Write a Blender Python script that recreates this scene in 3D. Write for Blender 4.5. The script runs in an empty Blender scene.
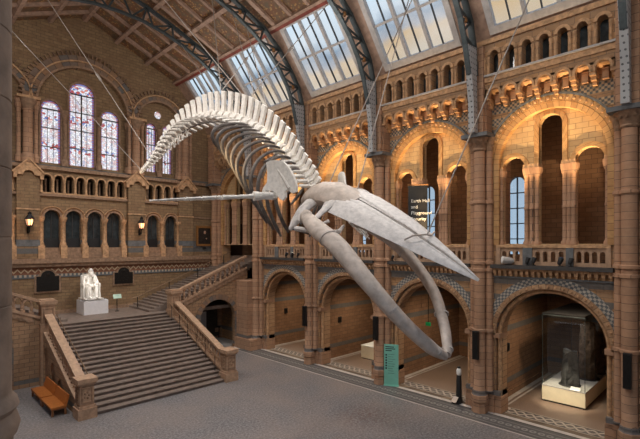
import bpy, math, random
from mathutils import Vector, Matrix, geometry
random.seed(7)
PI = math.pi
scn = bpy.context.scene
COL = scn.collection
ORG = {}

# ------------------------------------------------------------------ mesh helper
class MB:
    def __init__(s):
        s.v = []; s.f = []
    def add(s, vs, fs):
        n = len(s.v)
        s.v += [tuple(p) for p in vs]
        s.f += [tuple(i + n for i in f) for f in fs]
        return s
    def box(s, x0, x1, y0, y1, z0, z1):
        return s.add([(x0,y0,z0),(x1,y0,z0),(x1,y1,z0),(x0,y1,z0),(x0,y0,z1),(x1,y0,z1),(x1,y1,z1),(x0,y1,z1)],
              [(0,3,2,1),(4,5,6,7),(0,1,5,4),(1,2,6,5),(2,3,7,6),(3,0,4,7)])
    def cbox(s, c, sx, sy, sz, m=None):
        vs = [Vector((a*sx/2, b*sy/2, d*sz/2)) for d in (-1,1) for a, b in ((-1,-1),(1,-1),(1,1),(-1,1))]
        if m: vs = [m @ q for q in vs]
        return s.add([q + Vector(c) for q in vs], [(0,3,2,1),(4,5,6,7),(0,1,5,4),(1,2,6,5),(2,3,7,6),(3,0,4,7)])
    def bar(s, p, q, w, h, up=(0,0,1)):
        p = Vector(p); q = Vector(q); t = (q-p).normalized(); up = Vector(up)
        a = t.cross(up)
        if a.length < 1e-4: a = t.cross(Vector((1,0,0)))
        a.normalize(); b = a.cross(t).normalized()
        vs = []
        for c in (p, q):
            for i, j in ((-1,-1),(1,-1),(1,1),(-1,1)):
                vs.append(c + a*(w/2*i) + b*(h/2*j))
        return s.add(vs, [(0,3,2,1),(4,5,6,7),(0,1,5,4),(1,2,6,5),(2,3,7,6),(3,0,4,7)])
    def tube(s, pts, r, n=8, squash=1.0, up=(0,0,1)):
        pts = [Vector(p) for p in pts]; m = len(pts)
        if not isinstance(r, (list, tuple)): r = [r]*m
        vs = []; fs = []
        a = None
        for i, p in enumerate(pts):
            t = (pts[min(i+1,m-1)] - pts[max(i-1,0)]).normalized()
            if a is None:
                a = t.cross(Vector(up))
                if a.length < 1e-3: a = t.cross(Vector((1,0,0)))
            a = (a - t*a.dot(t)).normalized(); b = a.cross(t)
            for k in range(n):
                th = 2*PI*k/n
                vs.append(p + a*(r[i]*math.cos(th)) + b*(r[i]*squash*math.sin(th)))
        for i in range(m-1):
            for k in range(n):
                k2 = (k+1) % n
                fs.append((i*n+k, i*n+k2, (i+1)*n+k2, (i+1)*n+k))
        fs.append(tuple(range(n))[::-1]); fs.append(tuple((m-1)*n+k for k in range(n)))
        return s.add(vs, fs)
    def lathe(s, c, prof, n=12, ph=0.0):
        vs = []; fs = []; m = len(prof)
        for z, r in prof:
            for k in range(n):
                th = 2*PI*k/n + ph
                vs.append((c[0]+r*math.cos(th), c[1]+r*math.sin(th), z))
        for i in range(m-1):
            for k in range(n):
                k2 = (k+1) % n
                fs.append((i*n+k, i*n+k2, (i+1)*n+k2, (i+1)*n+k))
        fs.append(tuple(range(n))[::-1]); fs.append(tuple((m-1)*n+k for k in range(n)))
        return s.add(vs, fs)
    def panel(s, loops, mf, d0, d1):
        """flat slab with holes: loops in (a, z); mf(a, z, n) gives the point"""
        flat = [p for l in loops for p in l]
        tri = geometry.tessellate_polygon([[Vector((p[0], p[1], 0)) for p in l] for l in loops])
        N = len(flat)
        vs = [mf(p[0], p[1], d0) for p in flat] + [mf(p[0], p[1], d1) for p in flat]
        fs = []
        for t in tri:
            a, b, c = (Vector(flat[i]) for i in t)
            if (b-a).cross(c-a) < 0: t = (t[0], t[2], t[1])
            fs.append(tuple(t)); fs.append(tuple(i+N for i in t[::-1]))
        o = 0
        for l in loops:
            n = len(l)
            for i in range(n):
                j = (i+1) % n
                fs.append((o+i, o+j, o+j+N, o+i+N))
            o += n
        return s.add(vs, fs)
    def arch(s, mf, cx, half, z0, zs, prof, n=24):
        """sweep a closed profile (dr, dn) up one jamb, round the half circle and down the other"""
        st = []
        if z0 < zs - 1e-4: st.append((cx+half, z0, 1, 0))
        for i in range(n+1):
            th = PI*i/n
            st.append((cx+half*math.cos(th), zs+half*math.sin(th), math.cos(th), math.sin(th)))
        if z0 < zs - 1e-4: st.append((cx-half, z0, -1, 0))
        k = len(prof); vs = []; fs = []
        for a, z, ra, rz in st:
            for dr, dn in prof: vs.append(mf(a+ra*dr, z+rz*dr, dn))
        for i in range(len(st)-1):
            for j in range(k):
                j2 = (j+1) % k
                fs.append((i*k+j, i*k+j2, (i+1)*k+j2, (i+1)*k+j))
        fs.append(tuple(range(k))[::-1]); fs.append(tuple((len(st)-1)*k+j for j in range(k)))
        return s.add(vs, fs)
    def loft(s, rings, closed=True):
        k = len(rings[0]); vs = [p for r in rings for p in r]; fs = []
        for i in range(len(rings)-1):
            for j in range(k):
                j2 = (j+1) % k
                fs.append((i*k+j, i*k+j2, (i+1)*k+j2, (i+1)*k+j))
        fs.append(tuple(range(k))[::-1]); fs.append(tuple((len(rings)-1)*k+j for j in range(k)))
        return s.add(vs, fs)
    def ball(s, c, rx, ry=None, rz=None, n=10, m=6):
        ry = ry or rx; rz = rz or rx
        return s.add(*ball_data(c, rx, ry, rz, n, m))
    def build(s, name, mt, parent=None, smooth=False, origin=None):
        if origin is None:
            if parent is not None: origin = ORG[parent.name]
            else:
                xs = [p[0] for p in s.v]; ys = [p[1] for p in s.v]; zs = [p[2] for p in s.v]
                origin = ((min(xs)+max(xs))/2, (min(ys)+max(ys))/2, min(zs))
        me = bpy.data.meshes.new(name)
        me.from_pydata([(p[0]-origin[0], p[1]-origin[1], p[2]-origin[2]) for p in s.v], [], s.f)
        import bmesh
        bm = bmesh.new(); bm.from_mesh(me); bmesh.ops.recalc_face_normals(bm, faces=bm.faces); bm.to_mesh(me); bm.free()
        if smooth:
            me.polygons.foreach_set('use_smooth', [True]*len(me.polygons))
            me.set_sharp_from_angle(angle=math.radians(40))
        me.materials.append(mt)
        o = bpy.data.objects.new(name, me); COL.objects.link(o)
        if parent is not None:
            o.parent = parent
            po = ORG[parent.name]
            o.location = (origin[0]-po[0], origin[1]-po[1], origin[2]-po[2])
        else: o.location = origin
        ORG[o.name] = tuple(origin)
        return o

def ball_data(c, rx, ry, rz, n, m):
    vs = [(c[0], c[1], c[2]+rz)]; fs = []
    for i in range(1, m):
        ph = PI*i/m
        for k in range(n):
            th = 2*PI*k/n
            vs.append((c[0]+rx*math.sin(ph)*math.cos(th), c[1]+ry*math.sin(ph)*math.sin(th), c[2]+rz*math.cos(ph)))
    vs.append((c[0], c[1], c[2]-rz))
    for k in range(n): fs.append((0, 1+k, 1+(k+1) % n))
    for i in range(m-2):
        for k in range(n):
            k2 = (k+1) % n; b = 1+i*n
            fs.append((b+k, b+n+k, b+n+k2, b+k2))
    b = 1+(m-2)*n; l = len(vs)-1
    for k in range(n): fs.append((l, b+(k+1) % n, b+k))
    return vs, fs

def tag(o, label=None, cat=None, group=None, kind=None):
    if label: o['label'] = label
    if cat: o['category'] = cat
    if group: o['group'] = group
    if kind: o['kind'] = kind
    return o
def struct(o, label=None):
    return tag(o, label, None, None, 'structure')
def thing(name, loc, label, cat, group=None):
    o = bpy.data.objects.new(name, None); COL.objects.link(o)
    o.location = loc; o.empty_display_size = .2
    ORG[o.name] = tuple(loc)
    return tag(o, label, cat, group)
def kids(o): return [c for c in ALLK.get(o.name, [])]
ALLK = {}
def copy_tree(o, d=(0,0,0), parent=None):
    c = o.copy(); COL.objects.link(c)
    og = ORG[o.name]; ORG[c.name] = (og[0]+d[0], og[1]+d[1], og[2]+d[2])
    if parent is not None: c.parent = parent
    else: c.location = Vector(o.location) + Vector(d)
    for ch in list(o.children): copy_tree(ch, d, c)
    return c
def arch_loop(cx, half, z0, zs, n=16):
    l = [(cx-half, z0), (cx+half, z0)]
    for i in range(n+1):
        th = PI*i/n
        l.append((cx+half*math.cos(th), zs+half*math.sin(th)))
    return l
def circ_loop(cx, cz, r, n=20):
    return [(cx+r*math.cos(2*PI*i/n), cz+r*math.sin(2*PI*i/n)) for i in range(n)]
def rect(a0, a1, z0, z1): return [(a0,z0),(a1,z0),(a1,z1),(a0,z1)]
def lerp(tab, t):
    if t <= tab[0][0]: return tab[0][1]
    for (a, b), (c, d) in zip(tab, tab[1:]):
        if t <= c: return b + (d-b)*(t-a)/(c-a)
    return tab[-1][1]

# ------------------------------------------------------------------ materials
def newmat(name):
    m = bpy.data.materials.new(name); m.use_nodes = True
    nt = m.node_tree; b = nt.nodes['Principled BSDF']
    return m, nt, b
def N(nt, t, **kw):
    n = nt.nodes.new(t)
    for k, v in kw.items(): setattr(n, k, v)
    return n
def L(nt, a, b): nt.links.new(a, b)
def val(nt, op, a, b=None, c=None):
    n = N(nt, 'ShaderNodeMath', operation=op)
    for i, x in enumerate((a, b, c)):
        if x is None: continue
        if isinstance(x, (int, float)): n.inputs[i].default_value = x
        else: L(nt, x, n.inputs[i])
    return n.outputs[0]
def mixc(nt, f, a, b, mode='MIX'):
    n = N(nt, 'ShaderNodeMix', data_type='RGBA', blend_type=mode)
    for s, x in ((n.inputs[0], f), (n.inputs[6], a), (n.inputs[7], b)):
        if isinstance(x, (int, float)): s.default_value = x
        elif isinstance(x, tuple): s.default_value = (*x, 1)
        else: L(nt, x, s)
    return n.outputs[2]
def noise(nt, vec, scale, detail=4, rough=.55):
    n = N(nt, 'ShaderNodeTexNoise'); n.inputs['Scale'].default_value = scale
    n.inputs['Detail'].default_value = detail; n.inputs['Roughness'].default_value = rough
    if vec is not None: L(nt, vec, n.inputs['Vector'])
    return n.outputs['Fac']
def ramp(nt, f, stops, interp='LINEAR'):
    n = N(nt, 'ShaderNodeValToRGB'); r = n.color_ramp; r.interpolation = interp
    while len(r.elements) < len(stops): r.elements.new(.5)
    for e, (p, c) in zip(r.elements, stops):
        e.position = p; e.color = (*c, 1) if len(c) == 3 else c
    L(nt, f, n.inputs[0]); return n.outputs[0]
def bump(nt, b, h, strength, dist):
    n = N(nt, 'ShaderNodeBump'); n.inputs['Strength'].default_value = strength; n.inputs['Distance'].default_value = dist
    L(nt, h, n.inputs['Height']); L(nt, n.outputs[0], b.inputs['Normal'])
def plain(name, c, rough=.7, metal=0.0, var=.18, scale=6.0, bmp=.15, dist=.02):
    m, nt, b = newmat(name)
    g = N(nt, 'ShaderNodeNewGeometry')
    f = noise(nt, g.outputs['Position'], scale)
    c0 = tuple(x*(1-var) for x in c); c1 = tuple(min(1, x*(1+var)) for x in c)
    L(nt, ramp(nt, f, [(.3, c0), (.7, c1)]), b.inputs['Base Color'])
    b.inputs['Roughness'].default_value = rough; b.inputs['Metallic'].default_value = metal
    if bmp: bump(nt, b, f, bmp, dist)
    return m
def poscoord(nt):
    g = N(nt, 'ShaderNodeNewGeometry')
    s = N(nt, 'ShaderNodeSeparateXYZ'); L(nt, g.outputs['Position'], s.inputs[0])
    a = val(nt, 'ADD', s.outputs[0], s.outputs[1])
    return g.outputs['Position'], a, s.outputs[2], s
def zmask(nt, z, bands):
    """1 inside any (z0, z1) of bands"""
    tot = None
    for z0, z1 in bands:
        a = val(nt, 'GREATER_THAN', z, z0); b = val(nt, 'LESS_THAN', z, z1)
        p = val(nt, 'MULTIPLY', a, b)
        tot = p if tot is None else val(nt, 'MAXIMUM', tot, p)
    return tot
def brick(name, c1, c2, mortar, w=.6, h=.3, grey=(), checks=(), greyc=(.13,.14,.145), palec=(.42,.30,.20), stain=.35, rough=.85):
    m, nt, b = newmat(name)
    pos, a, z, sep = poscoord(nt)
    cv = N(nt, 'ShaderNodeCombineXYZ'); L(nt, a, cv.inputs[0]); L(nt, z, cv.inputs[1])
    br = N(nt, 'ShaderNodeTexBrick')
    L(nt, cv.outputs[0], br.inputs['Vector'])
    br.inputs['Scale'].default_value = 1; br.inputs['Brick Width'].default_value = w; br.inputs['Row Height'].default_value = h
    br.inputs['Mortar Size'].default_value = .012; br.inputs['Mortar Smooth'].default_value = .2; br.inputs['Bias'].default_value = 0
    br.inputs['Color1'].default_value = (*c1, 1); br.inputs['Color2'].default_value = (*c2, 1); br.inputs['Mortar'].default_value = (*mortar, 1)
    col = br.outputs['Color']
    n2 = noise(nt, cv.outputs[0], 1.1, 2)
    # a share of paler and rosier blocks
    vr = N(nt, 'ShaderNodeTexBrick'); L(nt, cv.outputs[0], vr.inputs['Vector'])
    vr.inputs['Scale'].default_value = 1; vr.inputs['Brick Width'].default_value = w; vr.inputs['Row Height'].default_value = h
    vr.inputs['Mortar Size'].default_value = 0; vr.inputs['Bias'].default_value = -.35
    vr.inputs['Color1'].default_value = (0,0,0,1); vr.inputs['Color2'].default_value = (1,1,1,1)
    col = mixc(nt, val(nt, 'MULTIPLY', vr.outputs['Color'], .45), col, palec)
    if grey: col = mixc(nt, val(nt, 'MULTIPLY', zmask(nt, z, grey), .85), col, greyc)
    if checks:
        ck = N(nt, 'ShaderNodeTexChecker'); L(nt, cv.outputs[0], ck.inputs['Vector']); ck.inputs['Scale'].default_value = 8.5
        ck.inputs['Color1'].default_value = (*greyc, 1); ck.inputs['Color2'].default_value = (*palec, 1)
        col = mixc(nt, zmask(nt, z, checks), col, ck.outputs['Color'])
    f = noise(nt, pos, 3.0, 6, .65)
    col = mixc(nt, stain, col, ramp(nt, f, [(.25, (.25,.22,.2)), (.75, (1.0,1.0,1.0))]), 'MULTIPLY')
    L(nt, col, b.inputs['Base Color']); b.inputs['Roughness'].default_value = rough
    hgt = val(nt, 'ADD', val(nt, 'MULTIPLY', br.outputs['Fac'], -1.0), val(nt, 'MULTIPLY', f, .5))
    bump(nt, b, hgt, .5, .03)
    return m
def voussoir(name, cA, cB, joint, n=22, rings=None, rough=.8):
    """blocks fanned about the object's own origin (the arch centre); courses on the jambs below"""
    m, nt, b = newmat(name)
    tc = N(nt, 'ShaderNodeTexCoord'); s = N(nt, 'ShaderNodeSeparateXYZ'); L(nt, tc.outputs['Object'], s.inputs[0])
    a = val(nt, 'ADD', s.outputs[0], s.outputs[1]); z = s.outputs[2]
    ang = val(nt, 'MULTIPLY', val(nt, 'ARCTAN2', z, a), n/PI)
    jz = val(nt, 'MULTIPLY', z, 3.0)
    below = val(nt, 'LESS_THAN', z, 0.0)
    t = val(nt, 'ADD', val(nt, 'MULTIPLY', ang, val(nt, 'SUBTRACT', 1.0, below)), val(nt, 'MULTIPLY', jz, below))
    fl = val(nt, 'FLOOR', t); fr = val(nt, 'SUBTRACT', t, fl)
    if rings:
        r = val(nt, 'SQRT', val(nt, 'ADD', val(nt, 'MULTIPLY', a, a), val(nt, 'MULTIPLY', z, z)))
        rf = val(nt, 'FLOOR', val(nt, 'MULTIPLY', r, rings)); par = val(nt, 'MODULO', val(nt, 'ADD', val(nt, 'ADD', fl, rf), 400.0), 2.0)
        col = mixc(nt, par, cA, cB)
    else:
        wn = N(nt, 'ShaderNodeTexWhiteNoise', noise_dimensions='1D'); L(nt, fl, wn.inputs['W'])
        col = mixc(nt, wn.outputs['Value'], cA, cB)
    jm = val(nt, 'LESS_THAN', fr, .07)
    col = mixc(nt, jm, col, joint)
    f = noise(nt, tc.outputs['Object'], 4, 5)
    col = mixc(nt, .4, col, ramp(nt, f, [(.25, (.3,.28,.26)), (.75, (1,1,1))]), 'MULTIPLY')
    L(nt, col, b.inputs['Base Color']); b.inputs['Roughness'].default_value = rough
    bump(nt, b, val(nt, 'SUBTRACT', f, jm), .4, .03)
    return m

TAN1, TAN2, MORT, PALE = (.49,.28,.135), (.31,.165,.08), (.13,.095,.07), (.52,.39,.26)
M = {}
M['rwall'] = brick('terracotta_block_wall', TAN1, TAN2, MORT, .62, .3,
    grey=[(.85,1.2),(4.6,4.85),(5.35,5.65),(6.1,6.4),(6.95,7.3),(13.5,13.7),(14.3,14.5),(15.0,15.2)], checks=[(15.35,15.75),(16.0,16.5)], palec=PALE)
M['tymp'] = brick('buff_block_infill', (.58,.40,.21), (.48,.31,.15), (.26,.17,.09), .55, .27, palec=(.6,.42,.24), stain=.25)
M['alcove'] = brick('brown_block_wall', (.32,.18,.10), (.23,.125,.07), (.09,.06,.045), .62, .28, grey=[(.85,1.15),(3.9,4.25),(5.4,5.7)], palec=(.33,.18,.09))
M['gable'] = brick('brown_terracotta_wall', (.34,.22,.115), (.22,.135,.07), (.09,.065,.045), .55, .24,
    grey=[(8.35,8.75),(9.05,9.4),(15.0,15.2)], palec=(.40,.24,.13), stain=.45)
M['flight'] = brick('stair_wall_blocks', (.42,.26,.15), (.30,.18,.10), (.11,.07,.05), .55, .26, grey=[(.25,.5)], palec=(.44,.28,.17))
M['pier'] = brick('banded_pier_blocks', (.50,.295,.18), (.37,.195,.11), (.12,.08,.06), 1.3, .36, grey=[(.95,1.2)], palec=(.50,.36,.25), stain=.35)
M['trim'] = plain('carved_buff_terracotta', (.47,.28,.15), .85, 0, .35, 5, .5, .04)
M['trimdark'] = plain('carved_brown_terracotta', (.28,.175,.11), .85, 0, .3, 5, .5, .04)
M['nearstone'] = plain('shaded_column_stone', (.26,.18,.13), .8, 0, .3, 5, .4, .03)  # hall stone with the gallery shade put into its colour, for the near column
M['greystone'] = plain('blue_grey_terracotta', (.13,.135,.14), .8, 0, .25, 4, .3)
M['ledge'] = plain('dark_slate_ledge', (.05,.045,.042), .7, 0, .3, 5, .3)
M['railstone'] = plain('warm_stone_rail', (.39,.25,.16), .6, 0, .25, 5, .3)
M['stair'] = plain('worn_stone_steps', (.215,.165,.135), .6, 0, .25, 3, .3)
M['vA'] = voussoir('arch_blocks_tan', (.50,.31,.175), (.36,.205,.11), (.12,.08,.05), 26)
M['vGold'] = voussoir('arch_blocks_buff', (.56,.33,.14), (.44,.23,.09), (.18,.1,.05), 30)
M['vChev'] = voussoir('grey_and_cream_arch_band', (.13,.14,.15), (.44,.40,.34), (.13,.14,.15), 72, rings=9)
M['vMix'] = voussoir('grey_and_brown_arch_blocks', (.15,.14,.135), (.34,.19,.10), (.08,.06,.05), 20)
M['vG'] = voussoir('brown_arch_blocks', (.33,.20,.12), (.22,.13,.08), (.08,.055,.04), 26)
M['iron'] = plain('grey_green_painted_iron', (.055,.07,.075), .5, .3, .2, 8, .1)
M['postiron'] = plain('grey_painted_iron_post', (.19,.20,.205), .5, .2, .15, 8, .1)
m, nt, b = newmat('riveted_grey_iron'); M['postiron'] = m
pos, a, z, sep = poscoord(nt)
fz = val(nt, 'SUBTRACT', val(nt, 'FRACT', val(nt, 'MULTIPLY', z, 3.6)), .5); fx_ = val(nt, 'SUBTRACT', val(nt, 'FRACT', val(nt, 'MULTIPLY', a, 5.0)), .5)
rr_ = val(nt, 'ADD', val(nt, 'MULTIPLY', fz, fz), val(nt, 'MULTIPLY', val(nt, 'MULTIPLY', fx_, fx_), .55))
L(nt, mixc(nt, val(nt, 'LESS_THAN', rr_, .03), (.36,.365,.37), (.09,.09,.095)), b.inputs['Base Color']); b.inputs['Roughness'].default_value = .5
M['frame'] = plain('grey_white_window_frame', (.42,.39,.37), .6, 0, .15, 4, .1)
M['bar'] = plain('dark_glazing_bar', (.035,.033,.032), .5, 0, .2, 6, 0)
M['rafter'] = plain('brown_timber_beam', (.33,.215,.155), .7, 0, .3, 3, .3)
M['redtimber'] = plain('red_timber_strip', (.20,.045,.03), .7, 0, .3, 3, .3)
M['bone'] = plain('pale_grey_bone', (.62,.58,.55), .6, 0, .16, 7, .5, .03)
M['bonew'] = plain('cream_white_bone', (.77,.73,.67), .65, 0, .14, 9, .5, .03)
M['boned'] = plain('dark_grey_brown_bone', (.115,.098,.088), .6, 0, .3, 9, .4)  # one darker grey-brown tone for ribs, breastbone and rods
M['bonet'] = plain('tan_bone', (.47,.39,.33), .6, 0, .22, 4, .5, .03)  # tan tone for lower jaws and cranium, darker than the upper jaw
M['marble'] = plain('white_marble', (.82,.79,.74), .45, 0, .07, 5, .15)
M['pedestal'] = plain('pale_grey_pedestal_stone', (.76,.75,.76), .5, 0, .05, 5, .05)
M['black'] = plain('matt_black', (.012,.012,.013), .5, 0, .2, 9, .05)
M['blackmetal'] = plain('black_iron', (.02,.02,.02), .45, .6, .2, 9, .05)
M['leather'] = plain('tan_orange_leather', (.42,.135,.025), .5, 0, .15, 8, .15)
M['benchleg'] = plain('brown_wood_leg', (.25,.10,.035), .5, 0, .2, 8, .1)
M['brass'] = plain('dull_brass_rail', (.24,.15,.085), .5, .3, .15, 8, 0)
M['cable'] = plain('steel_wire', (.42,.37,.33), .6, .1, .05, 8, 0)
M['white'] = plain('white_paint', (.8,.8,.78), .5, 0, .04, 6, 0)
M['cream'] = plain('cream_painted_plinth', (.78,.69,.50), .5, 0, .05, 3, .03)
M['greyslab'] = plain('light_grey_slab', (.48,.46,.44), .6, 0, .08, 4, .05)
M['teal'] = plain('mint_green_panel', (.20,.52,.42), .5, 0, .05, 4, 0)
M['ink'] = plain('dark_print', (.012,.03,.03), .6, 0, .05, 4, 0)
M['bronze'] = plain('dark_bronze_tablet', (.02,.018,.016), .4, .5, .4, 12, .5)
M['gilt'] = plain('gilded_wood_frame', (.30,.14,.045), .45, .3, .25, 12, .3)
M['canvas'] = plain('dark_oil_painting', (.03,.022,.018), .4, 0, .4, 4, 0)
M['skin'] = plain('painted_flesh_tone', (.45,.27,.18), .5, 0, .1, 8, 0)
M['fossil'] = plain('grey_black_fossil_wood', (.045,.043,.042), .8, 0, .6, 5, .9, .08)
M['fossilb'] = plain('brown_fossil_wood', (.085,.055,.035), .8, 0, .6, 5, .9, .08)
M['darkdoor'] = plain('dark_timber_door', (.035,.018,.012), .5, 0, .3, 6, .2)
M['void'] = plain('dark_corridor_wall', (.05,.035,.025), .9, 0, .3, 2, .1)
M['greensign'] = plain('pale_green_card', (.45,.62,.50), .5, 0, .05, 4, 0)
M['exit'] = plain('green_exit_panel', (.0,.35,.12), .5, 0, .05, 4, 0)
M['blueglass'] = plain('blue_lens', (.12,.35,.65), .2, 0, .1, 8, 0)
def solid_emit(name, c, s):
    m, nt, b = newmat(name)
    b.inputs['Base Color'].default_value = (*c, 1)
    b.inputs['Emission Color'].default_value = (*c, 1); b.inputs['Emission Strength'].default_value = s
    return m
M['lampglow'] = solid_emit('glowing_lantern_glass', (1.0,.55,.33), .6)
M['spotglow'] = solid_emit('glowing_spot_lens', (1.0,.9,.75), .9)

# timber ceiling panel with painted foliage
m, nt, b = newmat('painted_timber_panel'); M['ceil'] = m
g = N(nt, 'ShaderNodeNewGeometry')
vo = N(nt, 'ShaderNodeTexVoronoi'); vo.inputs['Scale'].default_value = 5; L(nt, g.outputs['Position'], vo.inputs['Vector'])
f1 = noise(nt, g.outputs['Position'], 2.6, 5)
c = mixc(nt, ramp(nt, vo.outputs['Distance'], [(.25,(0,0,0)),(.4,(1,1,1))]), (.42,.24,.085), (.17,.075,.035))
c = mixc(nt, ramp(nt, f1, [(.4,(0,0,0)),(.65,(1,1,1))]), c, (.12,.085,.05))
L(nt, c, b.inputs['Base Color']); b.inputs['Roughness'].default_value = .7

# terrazzo floor
m, nt, b = newmat('grey_terrazzo_floor'); M['floor'] = m
g = N(nt, 'ShaderNodeNewGeometry')
f1 = noise(nt, g.outputs['Position'], 9, 4, .85); f2 = noise(nt, g.outputs['Position'], .35, 4); f3 = noise(nt, g.outputs['Position'], 6, 4, .7)
c = ramp(nt, f1, [(.36,(.042,.042,.044)),(.5,(.15,.147,.152)),(.64,(.36,.345,.345))])
c = mixc(nt, ramp(nt, f2, [(.35,(.0,.0,.0)),(.7,(.5,.5,.5))]), c, (.30,.235,.20))
c = mixc(nt, ramp(nt, f3, [(.45,(0,0,0)),(.7,(.45,.45,.45))]), c, (.15,.14,.145))
# a worn brown patch in the middle of the hall
sp = N(nt, 'ShaderNodeVectorMath', operation='DISTANCE'); sp.inputs[1].default_value = (18.0,14.3,0); L(nt, g.outputs['Position'], sp.inputs[0])
pm = val(nt, 'MULTIPLY', val(nt, 'SUBTRACT', 1.0, val(nt, 'MINIMUM', val(nt, 'DIVIDE', sp.outputs['Value'], 2.2), 1.0)), ramp(nt, f3, [(.45,(0,0,0)),(.6,(1,1,1))]))
c = mixc(nt, pm, c, (.11,.06,.045))
L(nt, c, b.inputs['Base Color']); b.inputs['Roughness'].default_value = .42
bump(nt, b, f1, .05, .01)

def mosaic(name, base, line, kind):
    m, nt, b = newmat(name)
    g = N(nt, 'ShaderNodeNewGeometry'); s = N(nt, 'ShaderNodeSeparateXYZ'); L(nt, g.outputs['Position'], s.inputs[0])
    x, y = s.outputs[0], s.outputs[1]
    if kind == 'dots':
        fy = val(nt, 'SUBTRACT', val(nt, 'FRACT', val(nt, 'MULTIPLY', y, 2.6)), .5)
        fx = val(nt, 'MULTIPLY', val(nt, 'SUBTRACT', x, 22.0), 2.6)
        r = val(nt, 'SQRT', val(nt, 'ADD', val(nt, 'MULTIPLY', fx, fx), val(nt, 'MULTIPLY', fy, fy)))
        k = val(nt, 'MULTIPLY', val(nt, 'GREATER_THAN', r, .18), val(nt, 'LESS_THAN', r, .42))
        k = val(nt, 'MAXIMUM', k, val(nt, 'MULTIPLY', val(nt, 'GREATER_THAN', val(nt, 'ABSOLUTE', val(nt, 'SUBTRACT', x, 22.0)), .36), val(nt, 'LESS_THAN', val(nt, 'ABSOLUTE', val(nt, 'SUBTRACT', x, 22.0)), .42)))
    else:
        ph = val(nt, 'MULTIPLY', y, 2*PI/.95)
        c1 = val(nt, 'MULTIPLY', val(nt, 'SINE', ph), .24); c2 = val(nt, 'MULTIPLY', c1, -1.0)
        xx = val(nt, 'SUBTRACT', x, 23.95)
        d = val(nt, 'MINIMUM', val(nt, 'ABSOLUTE', val(nt, 'SUBTRACT', xx, c1)), val(nt, 'ABSOLUTE', val(nt, 'SUBTRACT', xx, c2)))
        k = val(nt, 'LESS_THAN', d, .085)
        k = val(nt, 'MAXIMUM', k, val(nt, 'GREATER_THAN', val(nt, 'ABSOLUTE', xx), .40))
    f = noise(nt, g.outputs['Position'], 12, 3)
    col = mixc(nt, k, base, line)
    col = mixc(nt, .35, col, ramp(nt, f, [(.3,(.4,.4,.4)),(.7,(1,1,1))]), 'MULTIPLY')
    L(nt, col, b.inputs['Base Color']); b.inputs['Roughness'].default_value = .5
    return m
M['mosdot'] = mosaic('dark_mosaic_with_rings', (.09,.085,.085), (.26,.25,.24), 'dots')
M['mosgui'] = mosaic('interlaced_mosaic', (.10,.085,.08), (.44,.38,.32), 'gui')
M['alcfloor'] = plain('brown_grey_terrazzo', (.21,.15,.115), .45, 0, .35, 22, .05)
M['marblestrip'] = plain('pale_stone_strip', (.46,.42,.39), .5, 0, .15, 3, .05)

# zigzag frieze
m, nt, b = newmat('zigzag_frieze'); M['zig'] = m
pos, a, z, sep = poscoord(nt)
tri = val(nt, 'MULTIPLY', val(nt, 'PINGPONG', a, .22), 1.1)
d = val(nt, 'ABSOLUTE', val(nt, 'SUBTRACT', val(nt, 'SUBTRACT', z, 6.93), tri))
k = val(nt, 'LESS_THAN', val(nt, 'ABSOLUTE', val(nt, 'SUBTRACT', d, .0)), .06)
c = mixc(nt, k, (.20,.085,.045), (.50,.38,.25))
tri2 = val(nt, 'GREATER_THAN', val(nt, 'PINGPONG', a, .15), .075)
c2 = mixc(nt, tri2, (.10,.11,.115), (.40,.33,.25))
c = mixc(nt, val(nt, 'LESS_THAN', z, 6.78), c, c2)
c = mixc(nt, val(nt, 'LESS_THAN', z, 6.6), c, (.11,.115,.12))
L(nt, c, b.inputs['Base Color']); b.inputs['Roughness'].default_value = .8

# stained glass: lit from outside
m, nt, b = newmat('stained_glass'); M['stained'] = m
pos, a, z, sep = poscoord(nt)
tc = N(nt, 'ShaderNodeTexCoord'); so = N(nt, 'ShaderNodeSeparateXYZ'); L(nt, tc.outputs['Object'], so.inputs[0])
v1 = N(nt, 'ShaderNodeTexVoronoi'); v1.inputs['Scale'].default_value = 6.5; L(nt, pos, v1.inputs['Vector'])
sc = N(nt, 'ShaderNodeSeparateColor'); L(nt, v1.outputs['Color'], sc.inputs[0])
c = ramp(nt, sc.outputs[0], [(0,(.72,.74,.82)),(.5,(.66,.68,.74)),(.56,(.38,.05,.05)),(.74,(.66,.2,.13)),(.84,(.10,.18,.48)),(.93,(.3,.38,.6))], 'CONSTANT')
fz = val(nt, 'FRACT', val(nt, 'MULTIPLY', z, .42))
band = val(nt, 'MULTIPLY', val(nt, 'GREATER_THAN', fz, .12), val(nt, 'LESS_THAN', fz, .86))
pale = mixc(nt, ramp(nt, sc.outputs[1], [(0,(0,0,0)),(.5,(.0,.0,.0)),(.51,(1,1,1))], 'CONSTANT'), (.86,.86,.86), (.66,.62,.66))
c = mixc(nt, val(nt, 'MULTIPLY', band, .6), c, pale)
v2 = N(nt, 'ShaderNodeTexVoronoi', feature='DISTANCE_TO_EDGE'); v2.inputs['Scale'].default_value = 6.5; L(nt, pos, v2.inputs['Vector'])
lead = val(nt, 'LESS_THAN', v2.outputs['Distance'], .045)
c = mixc(nt, val(nt, 'MULTIPLY', lead, .75), c, (.05,.05,.08))
b.inputs['Base Color'].default_value = (.05,.05,.06,1); b.inputs['Roughness'].default_value = .3
L(nt, c, b.inputs['Emission Color']); b.inputs['Emission Strength'].default_value = .95
m, nt, b = newmat('stained_glass_border'); M['stainedb'] = m
pos, a, z, sep = poscoord(nt)
pz = val(nt, 'GREATER_THAN', val(nt, 'FRACT', val(nt, 'MULTIPLY', z, 4.5)), .5)
c = mixc(nt, pz, (.35,.07,.09), (.16,.2,.5))
b.inputs['Base Color'].default_value = (.05,.05,.06,1)
L(nt, c, b.inputs['Emission Color']); b.inputs['Emission Strength'].default_value = .7

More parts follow.
